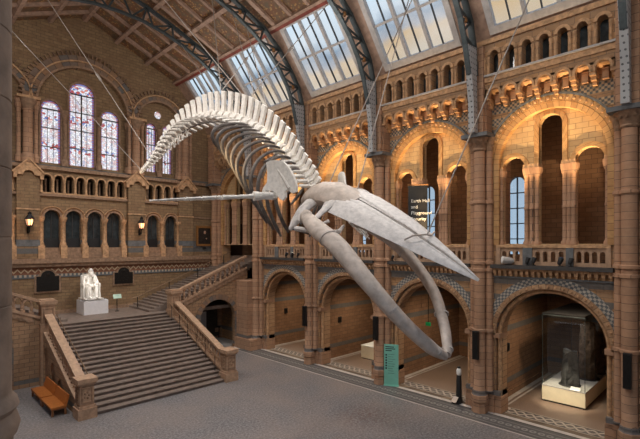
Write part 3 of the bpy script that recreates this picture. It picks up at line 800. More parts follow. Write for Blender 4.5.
for grp, (sl, lab) in enumerate(((LOW[:4],'four arch lower end arcade'),(LOW[4:6],'pair of lower end arches beside the portrait'),(LOW[6:],'lower end arches by the near left column'))):
    x0 = sl[0][0]-.85; x1 = sl[-1][0]+.85
    o = struct(MB().box(x0, x1, YG-.3, YG+.2, 8.0, 8.25).box(x0, x1, YG-.2, YG+.2, 8.25, 8.5).box(x0, x1, YG-.1, YG+.2, 8.5, 8.8).build('trim_%d' % (100+grp), M['trimdark']), 'stepped sill of the ' + lab)
    edges = [sl[0][0]-.76] + [(a_[0]+b_[0])/2 for a_, b_ in zip(sl, sl[1:])] + [sl[-1][0]+.76]
    for x in edges:
        c = MB().box(x-.22, x+.22, YG-.35, YG+.1, 7.98, 8.95)
        c.lathe((x, YG-.06), [(8.95,.24),(9.15,.22),(9.25,.17),(10.75,.16),(10.8,.2),(11.05,.28),(11.15,.28)], 10)
        c.build('column', M['trim'], o, True)
    for x, h in sl:
        MB().arch(mG, x, h, 11.15, 11.15, [(0,-.12),(.14,-.12),(.14,.1),(0,.1)], 16).build('arch_moulding', M['trimdark'], o, True)
        MB().arch(mG, x, h+.14, 11.15, 11.15, [(0,-.05),(.1,-.18),(.14,-.18),(.14,.05),(0,.05)], 16).build('hood_mould', M['trim'], o, True)

# ---------------------------------------------------------------- roof
def slope_pt(P, Q, s):
    return (P[0]+(Q[0]-P[0])*s, P[1]+(Q[1]-P[1])*s)
def slab_map(P, Q):
    dx, dz = Q[0]-P[0], Q[1]-P[1]; ln = math.hypot(dx, dz); ux, uz = dx/ln, dz/ln
    nx, nz = -uz, ux
    if nz < 0: nx, nz = -nx, -nz
    def f(a, s, n): return (P[0]+ux*s+nx*n, a, P[1]+uz*s+nz*n)
    return f, ln
MP = lambda p: (mir(p[0]), p[1])
SKYB = [BC[0]-PER*2, BC[0]-PER] + BC
for side in (0, 1):
    P, Q, A = (EAVE, KNEE, APEX) if side == 0 else (MP(EAVE), MP(KNEE), APEX)
    f, ln = slab_map(P, Q)
    s0, s1 = .28, ln-.15
    loops = [[(-14,0),(38.6,0),(38.6,ln),(-14,ln)]]
    for y in SKYB: loops.append([(y-2.55,s0),(y+2.55,s0),(y+2.55,s1),(y-2.55,s1)])
    nm = ('right','left')[side]
    struct(MB().panel(loops, f, 0, .25).build('ceiling_slope_' + nm, M['rafter']), 'timber slope holding the %s rooflights' % nm)
    for i, y in enumerate(SKYB):
        if side == 1 and False: continue
        lab = ('rooflight on the %s roof slope above ' % nm) + (BAY[i-2] if i >= 2 else 'the near end of the hall')
        o = struct(MB().panel([[(y-2.5,s0),(y+2.5,s0),(y+2.5,s1),(y-2.5,s1)]], f, .14, .16).build('window_%d' % (60+side*10+i), M['skyglass']), lab)
        W = 2.55
        MB().panel([[(y-W,s0-.12),(y+W,s0-.12),(y+W,s1+.05),(y-W,s1+.05)], [(y-W+.32,s0+.26),(y+W-.32,s0+.26),(y+W-.32,s1-.12),(y-W+.32,s1-.12)]], f, -.12, .2).build('window_frame', M['frame'], o)
        mb = MB()
        for t_ in (-.76, .76): mb.panel([[(y+t_-.09,s0),(y+t_+.09,s0),(y+t_+.09,s1),(y+t_-.09,s1)]], f, -.05, .18)
        tr = s0+(s1-s0)*.52
        mb.panel([[(y-2.4,tr-.07),(y+2.4,tr-.07),(y+2.4,tr+.07),(y-2.4,tr+.07)]], f, -.02, .18)
        mb.build('mullions', M['frame'], o)
        mb = MB()
        for t_ in (-1.5, 0, 1.5): mb.panel([[(y+t_-.026,s0),(y+t_+.026,s0),(y+t_+.026,s1),(y+t_-.026,s1)]], f, .04, .17)
        mb.build('glazing_bars', M['bar'], o)
    # opaque timber ceiling
    f2, l2 = slab_map(Q, A)
    struct(MB().panel([[(-14,-.05),(38.6,-.05),(38.6,l2+.1),(-14,l2+.1)]], f2, 0, .2).build('ceiling_' + nm, M['ceil']), 'painted timber ceiling on the %s side of the ridge' % nm)
    o = struct(MB().panel([[(-14,-.06),(38.6,-.06),(38.6,.22),(-14,.22)]], f2, -.22, .02).build('beam_%d' % (1+side), M['redtimber']), 'red timber strip along the top of the %s rooflights' % nm)
    MB().panel([[(-14,.22),(38.6,.22),(38.6,.42),(-14,.42)]], f2, -.3, .02).build('purlin_edge', M['rafter'], o)
    for q, s_ in enumerate((l2*.36, l2*.68, l2-.12)):
        struct(MB().panel([[(-14,s_-.14),(38.6,s_-.14),(38.6,s_+.14),(-14,s_+.14)]], f2, -.3, .02).build('beam_%d' % (10+side*5+q), M['rafter']), ('lower','middle','ridge')[q] + ' long timber purlin on the %s ceiling slope' % nm)
    n_ = 0
    for y in SKYB:
        rf = MB()
        for dy in (-2.6, -.87, .87, 2.6):
            wd = .11 if abs(dy) < 2.5 else .16
            rf.panel([[(y+dy-wd,.0),(y+dy+wd,0),(y+dy+wd,l2),(y+dy-wd,l2)]], f2, -.2, .02)
        n_ += 1
        struct(rf.build('beam_%d' % (20+side*10+n_), M['rafter']), 'set of timber rafters on the %s ceiling slope above ' % nm + (BAY[n_-3] if n_ >= 3 else 'the near end of the hall'))
# eaves course
for side in (0, 1):
    x = EAVE[0] if side == 0 else mir(EAVE[0])
    s = 1 if side == 0 else -1
    a_, b_ = sorted((x-.12*s, x+.3*s))
    struct(MB().box(a_, b_, -14, 38.0, 19.55, 19.8).build('trim_%d' % (110+side), M['trim']), 'eaves course under the %s rooflights' % ('right','left')[side])

# left wall (behind the camera's gallery) and the open gallery bays beside the camera
loops = [rect(6.5, 38.6, -.3, 19.95)]
for k in range(1, 5):
    loops.append(arch_loop(BC[k], HL, 0.0, ZSL, 16)); loops.append(arch_loop(BC[k], HU, 7.95, ZSU, 16))
struct(MB().panel(loops, lambda a, z, n: (mir(XW)-n, a, z), 0, .9).build('wall_left', M['rwall']), 'left wall of the hall with matching arches')
struct(MB().box(mir(XW)-3.2, mir(XW)-3.0, -14, 38.6, -.3, 17).build('wall_left_outer', M['alcove']), 'outer wall beyond the left arches')
struct(MB().box(mir(XW)-3.2, mir(XW)-.1, 6.5, 38.6, 7.4, 7.8).build('floor_left_gallery', M['alcfloor']), 'floor of the left gallery')
o = struct(MB().lathe((.327,3.74), [(6.9,.31),(7.66,.31),(7.68,.30),(7.70,.335),(7.76,.352),(7.82,.335),(7.85,.318),(7.89,.345),(7.93,.335),(7.96,.308),(7.99,.30)] +
    [q for i in range(26) for q in ((8.12+.47*i+.455,.30),(8.12+.47*i+.462,.293),(8.12+.47*i+.47,.30))], 32).build('pillar_30', M['nearstone'], smooth=True), 'round brown stone column close by at the left edge')
MB().box(-.1, .58, 3.4, 4.1, 0, 6.9).build('lower_pier', M['nearstone'], o)
# south end: piers of the entrance wall with tall openings (beyond the frame)
loops = [rect(-.9, 24.2, -.3, 26)]
for x in (4.5, 11.3, 18): loops.append(arch_loop(x, 1.3, 12.5, 18.5, 12))
struct(MB().panel(loops, lambda a, z, n: (a, -14-n, z), 0, .5).build('wall_entrance', M['gable']), 'entrance end wall with three tall windows')

# ================================================================== STAIRS
NS, YB, YT, ZL = 20, 24.6, 33.2, 3.7
X0, X1 = 7.55, 15.85
st = MB()
for i in range(NS):
    y = YB+(YT-YB)*i/NS; z = ZL*(i+1)/NS
    st.box(X0, X1, y, 33.3, ZL*i/NS if i else 0, z if i < NS-1 else z-.004)
    # nosing
    st.box(X0, X1, y-.10, y+.05, z-.035, z)
o = struct(st.build('floor_stairs', M['stair']), 'broad flight of stone stairs up to the landing')
bs = MB()
for x, s in ((X0-.05,-1),(X1+.05,1)):
    pl = [(x, YB-.06)] + [(x+s*.55*math.sin(t*PI/12), YB+.35-.41*math.cos(t*PI/12)) for t in range(1,7)] + [(x+s*.55, YB+.6), (x, YB+.6)]
    bs.panel([pl], lambda a, z, n: (a, z, n), 0, ZL/NS)
bs.build('bottom_step_ends', M['stair'], o)
struct(MB().box(mir(XW)-.1, 24.0, 33.21, 38.0, 3.4, ZL).build('floor_landing', M['stair']), 'stone landing at the top of the broad stairs')

def zrail(y): return 1.62+(y-24.9)*.405
def stair_side(xa, xb, label, inner, outer):
    """balustrade along the broad stairs between x = xa and xb"""
    xm = (xa+xb)/2
    o = thing('stair_balustrade', (xm, 28.4, 0), label, 'balustrade', 'balustrades of the broad stairs')
    # solid string wall
    prof = [(24.9,0),(32.0,0),(32.0,2.6),(32.0,zrail(32.0)-1.12),(24.9,zrail(24.9)-1.12)]
    lo = [prof]
    for y in (28.2, 29.8, 31.4): lo.append(arch_loop(y, .5, .3, max(.7, zrail(y)-2.2), 10))
    MB().panel(lo, lambda a, z, n: (outer+n, a, z), 0, (.14 if xa == outer else -.14)).build('string_wall', M['flight'], o)
    c_ = MB().panel([prof], lambda a, z, n: (xm+n, a, z), -.2, .2); c_.build('core_wall', M['trimdark'], o)
    MB().bar((xm,24.95,zrail(24.95)-1.1), (xm,32.0,zrail(32.0)-1.1), xb-xa, .12).build('string_capping', M['railstone'], o)
    MB().bar((xm,24.95,zrail(24.95)), (xm,32.0,zrail(32.0)), .46, .15).build('handrail', M['railstone'], o)
    for i in range(18):
        y = 25.3+i*.365; zb = zrail(y)-1.06; zt = zrail(y)-.06
        MB().lathe((xm, y), [(zb,.12),(zb+.1,.12),(zb+.14,.075),(zb+.35,.095),(zb+.65,.075),(zt-.12,.08),(zt-.08,.12),(zt,.13)], 8).build('baluster', M['railstone'], o, True)
    n = MB().box(xm-.46, xm+.46, 24.28, 25.2, 0, .55).box(xm-.40, xm+.40, 24.34, 25.14, .55, .68).box(xm-.34, xm+.34, 24.4, 25.08, .68, 1.75)
    n.box(xm-.42, xm+.42, 24.32, 25.16, 1.75, 1.86).box(xm-.48, xm+.48, 24.26, 25.22, 1.86, 2.08)
    nn = n.build('newel', M['flight'] if False else M['railstone'], o)
    p = MB().panel([rect(xm-.27, xm+.27, .82, 1.62), rect(xm-.2, xm+.2, .89, 1.55)], lambda a, z, q: (a, 24.4+q, z), -.05, .02)
    p.panel([rect(24.47, 25.01, .82, 1.62), rect(24.54, 24.94, .89, 1.55)], lambda a, z, q: (xm-.34+q, a, z), -.05, .02)
    for q in range(5):
        a_ = 2*PI*q/5
        p.ball((xm+.11*math.cos(a_), 24.39, 1.22+.15*math.sin(a_)), .07, .03, .07, 6, 4)
        p.ball((xm-.35, 24.74+.11*math.cos(a_), 1.22+.15*math.sin(a_)), .03, .07, .07, 6, 4)
    p.build('carved_panel', M['trimdark'], nn)
    return o
stair_side(7.05, 7.62, 'left stone balustrade of the broad stairs, behind the tan benches', 7.62, 7.05)
stair_side(15.8, 16.42, 'right stone balustrade of the broad stairs, below the side stairs', 15.8, 16.42)
# slim rails just inside the balustrades
def slim_rail(x, label):
    o = thing('iron_handrail', (x, 28.6, 0), label, 'handrail')
    MB().tube([(x,25.1,1.5),(x,32.4,4.52)], .028, 6).build('rail', M['brass'], o, True)
    for i in range(6):
        y = 25.6+i*1.25; zs = ZL*math.ceil((y-YB)/(YT-YB)*NS)/NS
        MB().tube([(x,y,zs),(x,y,1.5+(y-25.1)*.4137)], .022, 6).build('post', M['blackmetal'], o, True)
slim_rail(7.85, 'slim brass handrail inside the left balustrade of the broad stairs')
slim_rail(15.6, 'slim handrail inside the right balustrade of the broad stairs')

# side flights (right one seen, left one only its near end)
def side_flight(sg):
    X = (lambda d: 16.1+d) if sg > 0 else (lambda d: 7.35-d)
    nst = 26; run = 10.6; rise = 4.25
    def zz(d): return ZL + (d+1.5)*rise/run
    s = MB()
    for i in range(nst):
        d0 = -1.5+run*i/nst; xa, xb = sorted((X(d0), X(-1.5+run*(i+1)/nst)))
        z = ZL+rise*(i+1)/nst
        s.box(xa, xb, 32.75 if d0 > .3 else 33.6, 37.75, max(3.4, z-.6), z)
    o = struct(s.build('floor_side_stairs_' + ('right' if sg > 0 else 'left'), M['stair']), '%s side stairs climbing from the landing to the gallery' % ('right' if sg > 0 else 'left'))
    # front wall with arch
    cx = X(3.95)
    D = 7.0
    pl = [(X(.0),0),(X(D),0),(X(D),zz(D)-.2),(X(0),zz(0)-.2)]
    struct(MB().panel([pl, arch_loop(cx, 1.72, .02, 2.62, 20)], mFl, 0, .4).build('wall_side_stairs_' + ('right' if sg > 0 else 'left'), M['flight']), 'brick wall with an arch below the %s side stairs' % ('right' if sg > 0 else 'left'))
    a = struct(MB().arch(mFl, cx, 1.72, .0, 2.62, [(0,-.06),(.42,-.06),(.42,.04),(0,.04)], 28).build('trim_%d' % (120 if sg > 0 else 121), M['vMix'], origin=(cx, 32.4, 2.62), smooth=True), 'banded arch below the %s side stairs' % ('right' if sg > 0 else 'left'))
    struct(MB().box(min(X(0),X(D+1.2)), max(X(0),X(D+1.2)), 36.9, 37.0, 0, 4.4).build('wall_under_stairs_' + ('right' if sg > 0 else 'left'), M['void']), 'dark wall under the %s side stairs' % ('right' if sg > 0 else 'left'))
    # balustrade
    lab = 'stone balustrade climbing beside the %s side stairs' % ('right' if sg > 0 else 'left')
    b_ = thing('side_balustrade', (X(3), 32.5, ZL), lab, 'balustrade', 'balustrades of the side stairs')
    ym = 32.48
    MB().bar((X(.4),ym,zz(.4)+.92), (X(6.9),ym,zz(6.9)+.92), .44, .16).build('handrail', M['railstone'], b_)
    MB().bar((X(.4),ym,zz(.4)-.12), (X(6.9),ym,zz(6.9)-.12), .40, .16).build('string_capping', M['railstone'], b_)
    sw = MB()
    for i in range(15):
        d0 = .75+.41*i; xa, xb = sorted((X(d0), X(d0+.41)))
        sw.box(xa, xb, ym-.15, ym+.1, zz(d0)-.5, zz(d0+.41)-.14)
    sw.build('stepped_string', M['trimdark'], b_)
    for i in range(12):
        d = .85+i*.48; zb, zt = zz(d)-.05, zz(d)+.86; x = X(d)
        MB().lathe((x, ym), [(zb,.14),(zb+.14,.14),(zb+.18,.08),(zb+.35,.11),(zb+.6,.08),(zt-.16,.09),(zt-.1,.14),(zt,.17)], 8).build('baluster', M['railstone'], b_, True)
        MB().arch(mFl, x+sg*.24, .15, zz(d+.24)+.62, zz(d+.24)+.62, [(0,-.1),(.1,-.1),(.1,.2),(0,.2)], 8).build('small_arch', M['railstone'], b_)
    x = X(0)
    n = MB().box(x-.45, x+.45, 32.0, 32.95, 0, 3.95).box(x-.38, x+.38, 32.06, 32.88, 3.9, 5.1).box(x-.44, x+.44, 32.0, 32.94, 5.1, 5.2).box(x-.5, x+.5, 31.95, 33.0, 5.2, 5.4).box(x-.4,x+.4,32.05,32.9,5.4,5.48)
    nn = n.build('newel', M['railstone'], b_)
    MB().panel([rect(x-.3,x+.3,4.05,4.95), rect(x-.22,x+.22,4.13,4.87)], lambda a_, z, q: (a_, 32.06+q, z), -.05, .02).build('carved_panel', M['trimdark'], nn)
    # wall side handrail on posts
    if sg > 0:
        h = thing('iron_handrail', (X(3), 36.0, ZL), 'long handrail on posts up the middle of the right side stairs', 'handrail')
        MB().tube([(X(-2.0),36.0,ZL+.9),(X(-1.4),36.0,zz(-1.4)+1.0),(X(7.6),36.0,zz(7.6)+1.0)], .03, 6).build('rail', M['brass'], h, True)
        for d in (-1.45, 1.3, 4.05, 6.8):
            MB().tube([(X(d),36.0,max(ZL,zz(d)-.05)),(X(d),36.0,max(ZL,zz(d))+.98)], .035, 6).build('post', M['blackmetal'], h, True)
side_flight(1); side_flight(-1)
# door under the right side stairs with a paper notice
o = struct(MB().box(18.3, 21.6, 36.6, 36.75, 0, 3.9).build('door_2', M['darkdoor']), 'dark doorway under the right side stairs')
nt_ = MB().box(20.55, 21.35, 36.55, 36.6, 1.1, 2.7); tag(nt_.build('notice_board', M['greyslab']), 'pale grey notice on the dark doorway under the stairs', 'notice')

# ================================================================== ROOF TRUSSES
INN = [(21.72,14.92),(21.66,16.5),(21.45,17.9),(21.05,19.3),(20.5,20.5),(19.7,21.6),(18.7,22.55),(17.4,23.4),(15.9,24.1),(14.3,24.6),(12.8,24.88),(XC,24.95)]
OUT = [(22.12,14.92),(22.14,16.5),(22.12,18.0),(22.0,19.4),(21.6,20.65),(20.85,21.7),(19.75,22.9),(18.4,23.95),(16.9,24.55),(15.0,25.3),(13.1,25.95),(XC,26.45)]
TL = ['arched iron roof truss springing from the pillar at the right edge', 'arched iron roof truss springing between the banner bay and the display case bay',
      'arched iron roof truss springing from the pillar by the mint green sign', 'arched iron roof truss springing from the pillar behind the upraised whale ribs',
      'arched iron roof truss nearest the stained glass end wall']
def truss(k):
    y = PC[k]
    o = thing('iron_truss', (XC, y, 14.92), TL[k], 'roof truss', 'arched roof trusses')
    for side in (0, 1):
        fx = (lambda x: x) if side == 0 else mir
        for dy in (-.14, .14):
            pass
        MB().loft([[ (fx(x)-.09, y-.2, z-.06), (fx(x)+.09, y-.2, z+.06), (fx(x)+.09, y+.2, z+.06), (fx(x)-.09, y+.2, z-.06)] if False else chord_ring(INN, i, fx, y, .13, .07) for i, (x, z) in enumerate(INN) if i > 1]).build('lower_chord', M['iron'], o)
        MB().loft([chord_ring(OUT, i, fx, y, .15, .08) for i in range(2, len(OUT))]).build('upper_chord', M['iron'], o)
        web = MB()
        for i in range(2, len(INN)-1):
            p0 = INN[i]; p1 = OUT[i]; p2 = INN[i+1]; p3 = OUT[i+1]
            mid0 = ((p0[0]+p2[0])/2, (p0[1]+p2[1])/2); mid1 = ((p1[0]+p3[0])/2, (p1[1]+p3[1])/2)
            for a_, b_ in ((p0,p1),(p1,mid0),(mid0,p3)):
                web.bar((fx(a_[0]),y,a_[1]), (fx(b_[0]),y,b_[1]), .12, .07, up=(0,1,0))
        web.build('lattice', M['iron'], o)
        po = MB()
        po.panel([[(fx(INN[0][0]),14.92),(fx(OUT[0][0]),14.92),(fx(OUT[3][0]),OUT[3][1]),(fx(INN[3][0]),INN[3][1]),(fx(INN[2][0]),INN[2][1]),(fx(INN[1][0]),INN[1][1])]], lambda a_, z, n: (a_, y+n, z), -.16, .16)
        pp = po.build('post', M['postiron'], o)
        for i in (4, 6, 8):
            cx_, cz_ = (INN[i][0]+OUT[i][0])/2, (INN[i][1]+OUT[i][1])/2
            MB().ball((fx(cx_), y, cz_), .16, .1, .16, 8, 5).build('gilded_boss', M['gilt'], o, True)
    return o
def chord_ring(tab, i, fx, y, hw, ht):
    x, z = tab[i]; a_ = tab[max(0,i-1)]; b_ = tab[min(len(tab)-1,i+1)]
    tx, tz = b_[0]-a_[0], b_[1]-a_[1]; l_ = math.hypot(tx, tz); nx, nz = -tz/l_, tx/l_
    return [(fx(x+nx*ht), y-hw, z+nz*ht), (fx(x-nx*ht), y-hw, z-nz*ht), (fx(x-nx*ht), y+hw, z-nz*ht), (fx(x+nx*ht), y+hw, z+nz*ht)]
for k in range(5): truss(k)

# ================================================================== THE WHALE
XM = 11.5
SP = [(11.80,11.20),(12.25,11.76),(12.85,12.32),(13.52,12.88),(14.37,13.5),(15.42,14.15),(16.71,14.78),(18.23,15.28),(19.82,15.55),(21.37,15.58),(22.84,15.35),(24.2,14.92),(25.39,14.42),(26.6,13.95),(27.75,13.62)]
def dense(pts, n=40):
    out = []
    P = [Vector(p) for p in pts]
    for i in range(len(P)-1):
        p0 = P[max(0,i-1)]; p1 = P[i]; p2 = P[i+1]; p3 = P[min(len(P)-1,i+2)]
        for k in range(n):
            t = k/n
            out.append(.5*((2*p1)+(p2-p0)*t+(2*p0-5*p1+4*p2-p3)*t*t+(3*p1-p0-3*p2+p3)*t**3))
    out.append(P[-1]); return out
spd = dense([(XM, y, z) for y, z in SP])
cum = [0]
for a_, b_ in zip(spd, spd[1:]): cum.append(cum[-1]+(b_-a_).length)
TOT = cum[-1]
def at(s):
    s = max(0, min(TOT, s))
    lo_, hi_ = 0, len(cum)-1
    while hi_-lo_ > 1:
        md = (lo_+hi_)//2
        if cum[md] <= s: lo_ = md
        else: hi_ = md
    t = (s-cum[lo_])/max(1e-9, cum[hi_]-cum[lo_])
    p = spd[lo_].lerp(spd[hi_], t); tg = (spd[min(hi_+3,len(spd)-1)]-spd[max(0,lo_-3)]).normalized()
    up = Vector((0, -tg.z, tg.y))
    if up.z < 0: up = -up
    return p, tg, up
whale = thing('whale_skeleton', (XM, 14.0, 9.0), 'giant whale skeleton diving from the roof, hung on wires in mid hall', 'skeleton')
LX = Vector((1,0,0))
s = .05; verts_s = []
while s < TOT-.05:
    t = s/TOT
    gap = lerp([(0,.25),(.06,.33),(.2,.47),(.4,.56),(.65,.55),(.85,.42),(1,.2)], t)
    verts_s.append((s, gap)); s += gap
for s, gap in verts_s:
    t = s/TOT; p, tg, up = at(s)
    r = lerp([(0,.2),(.1,.2),(.3,.23),(.55,.26),(.75,.22),(.9,.14),(1,.09)], t)
    hs = lerp([(0,.28),(.07,.42),(.15,.75),(.3,1.05),(.5,1.1),(.65,.95),(.78,.62),(.88,.32),(.95,.18),(1,.14)], t)
    tl = lerp([(0,.4),(.07,.38),(.15,.42),(.35,.62),(.55,.62),(.7,.42),(.82,.2),(.9,.05),(1,.01)], t)
    g = MB()
    ln = gap*.36
    g.tube([p-tg*ln, p-tg*ln*.7, p, p+tg*ln*.7, p+tg*ln], [r*.9, r, r*.86, r, r*.9], 10)
    if hs > .06:
        lean = tg*(.16+.12*min(1,t*2))
        b0 = p+up*r*.7; hs *= .84; b1 = p+up*(r+hs*.5)+lean*hs*.45; b2 = p+up*(r+hs)+lean*hs
        wd0, wd1 = gap*.23, gap*.31
        rings = []
        for c_, wd, th in ((b0, wd0, .08), (b1, wd0*1.0, .06), (b2, wd1, .055)):
            rings.append([c_-tg*wd-LX*th, c_+tg*wd-LX*th, c_+tg*wd+LX*th, c_-tg*wd+LX*th])
        g.loft(rings)
    if tl > .05:
        for sx in (-1, 1):
            rings = []
            for q, wd, th in ((r*.7, gap*.17, .06), (r+tl*.6, gap*.17, .05), (r+tl, gap*.24, .035)):
                c_ = p+LX*(sx*q)-up*(.02+.22*(q/1.0)**1.3)+tg*(.12*q)
                rings.append([c_-tg*wd-up*th, c_+tg*wd-up*th, c_+tg*wd+up*th, c_-tg*wd+up*th])
            g.loft(rings)
    g.build('vertebra', M['bonew'], whale, True)
    if .60 < t < .93:
        hc = lerp([(.6,.45),(.7,.55),(.93,.1)], t)
        c = MB(); q = p+tg*gap*.5-up*r*.9
        for sx in (-1, 1): c.tube([q+LX*(.09*sx), q-up*hc*.5+LX*(.04*sx)], [.035,.04], 6)
        c.tube([q-up*hc*.45, q-up*hc+tg*.06], [.06,.05], 6)
        c.build('chevron_bone', M['bonew'], whale, True)
# steel armature under the backbone
MB().tube([at(TOT*i/40)[0]-at(TOT*i/40)[2]*.30+LX*.0 for i in range(2, 28)], .035, 6).build('armature_rod', M['boned'], whale, True)
# ribs
NR = 11
for i in range(NR):
    s = .85+(4.9-.85)*i/(NR-1); p, tg, up = at(s)
    big = lerp([(0,.85),(1,1.0),(3,1.0),(5,.85),(8,.6),(11,.42)], i)
    for sx in (-1, 1):
        pts = []
        for o_, d_ in ((.16,-.08),(.55,-.12),(1.05,.05),(1.5,.42),(1.72,.95),(1.66,1.5),(1.36,2.05),(.92,2.6)):
            back = .04+(.02+.02*i)*max(0,d_)+.12*o_
            pts.append(p+LX*(sx*o_*lerp([(0,.72),(2,.92),(5,1.08),(10,1.08)], i))-Vector((0,0,1))*(d_*big*1.06)+Vector((0,1,0))*(back*.8)-up*.05)
        pts = dense(pts, 4); m_ = len(pts)
        MB().tube(pts, [(.045+.03*min(1,j/m_*2.0)) if j < m_*.93 else .05 for j in range(m_)], 7, squash=1.0).build('rib', M['boned'], whale, True)
# sternum
MB().tube([(XM-.35,11.2,9.55),(XM,11.1,9.5),(XM+.35,11.2,9.55)], [.06,.12,.06], 8).build('breastbone', M['boned'], whale, True)
# shoulder blades and flippers
def mS(x0, sx):
    return lambda a_, z, n: (x0+sx*(n+.18*((z-11.3)**2)*1.0-.05), a_, z)
for sx, x0 in ((-1, 9.92), (1, 13.08)):
    px = [(267,162),(272,160),(279,160),(284,161.5),(289,167),(294,177),(297,186),(297,192),(293,193.5),(288.5,190),(285.5,191),(286.5,197),(284,200.5),(280.5,198),(277.5,193),(273,190.5),(266,190),(262,192.5),(263,187),(267,182),(267.5,172)]
    out = [((282-x_)/27.3, 9+(245-y_)/28.3) for x_, y_ in px]      # fan outline in metres, about the joint
    sc_ = MB().panel([out], lambda a_, z, n: (x0+sx*(.5*a_+n+.10*(z-11.3)**2), 11.8+.866*a_, z), -.05, .05).build('shoulder_blade', M['bonew'], whale)
    MB().tube([(x0-sx*.08,11.55,11.0),(x0+sx*.04,11.75,11.4),(x0+sx*.16,12.0,11.8)], [.06,.045,.02], 6).build('shoulder_ridge', M['bonew'], sc_, True)
    dz = -.35 if sx < 0 else -1.3
    S_ = Vector((x0+sx*.12, 12.2, 10.78)); E_ = Vector((XM+sx*5.6, 13.66, 10.42 if sx < 0 else 9.3))
    V_ = E_-S_
    fl = MB().ball(S_, .2, .2, .16, 10, 6)
    fl.tube([S_, S_+V_*.08, S_+V_*.17], [.17,.13,.18], 10)
    fl.build('upper_arm_bone', M['bonew'], whale, True)
    pr = Vector((-V_.y, V_.x, 0)).normalized()
    for q in (-1, 1):
        a0 = S_+V_*.18+pr*(.09*q); a1 = S_+V_*.44+pr*(.15*q)
        MB().tube([a0, a0.lerp(a1,.15), a0.lerp(a1,.5), a0.lerp(a1,.88), a1], [.11,.085,.07,.08,.1], 8, squash=.8).build('forearm_bone', M['bonew'], whale, True)
    w_ = MB()
    for q in (-1,0,1): w_.ball(S_+V_*.465+pr*(.13*q), .085, .085, .07, 8, 5)
    w_.build('wrist_bones', M['bonew'], whale, True)
    for q in range(4):
        off = (-.21,-.07,.07,.21)[q]; le = (.80,1.0,.95,.72)[q]; nn = (4,6,6,3)[q]
        d0 = .49; tot = (1-d0)*le
        b_ = MB()
        for j in range(nn):
            u0 = d0+tot*j/nn; u1 = d0+tot*(j+.9)/nn
            k0 = off*(1-.3*(j/nn)); k1 = off*(1-.3*((j+1)/nn))
            rr = .062*(1-.6*j/nn)
            A_ = S_+V_*u0+pr*k0; B_ = S_+V_*u1+pr*k1
            b_.tube([A_, A_.lerp(B_,.2), A_.lerp(B_,.5), A_.lerp(B_,.8), B_], [rr*1.15, rr, rr*.8, rr, rr*1.15], 6)
        b_.build('finger_bones', M['bonew'], whale, True)
# skull
ROLL = math.radians(22)
lat = Vector((math.cos(ROLL), 0, math.sin(ROLL)))
SEC = [(5.33,8.03,.05,.06),(5.7,8.27,.20,.12),(6.3,8.65,.42,.20),(7.0,9.06,.64,.27),(7.8,9.52,.84,.34),(8.7,9.99,1.0,.42),(9.5,10.38,1.12,.5),(10.1,10.62,1.12,.56),(10.6,10.72,.9,.58)]
def sec_frame(i, tab):
    a_ = Vector((XM, tab[max(0,i-1)][0], tab[max(0,i-1)][1])); b_ = Vector((XM, tab[min(len(tab)-1,i+1)][0], tab[min(len(tab)-1,i+1)][1]))
    tg = (b_-a_).normalized(); up = lat.cross(tg)
    if up.z < 0: up = -up
    return Vector((XM, tab[i][0], tab[i][1])), up.normalized()
CR = [(9.7,10.36,.7,.5),(10.3,10.66,.76,.68),(10.8,10.84,.72,.8),(11.3,10.88,.64,.84),(11.7,10.84,.54,.76),(12.0,10.78,.42,.6),(12.25,10.72,.28,.4)]
rings = []
for i, (y, z, hw, th) in enumerate(CR):
    c_, up = sec_frame(i, CR)
    rings.append([c_+lat*(hw*math.cos(2*PI*k/14))+up*(th*.55*math.sin(2*PI*k/14)*(1.0 if math.sin(2*PI*k/14) > 0 else .8)) for k in range(14)])
skull = MB().loft(rings).build('skull', M['bonet'], whale, True)
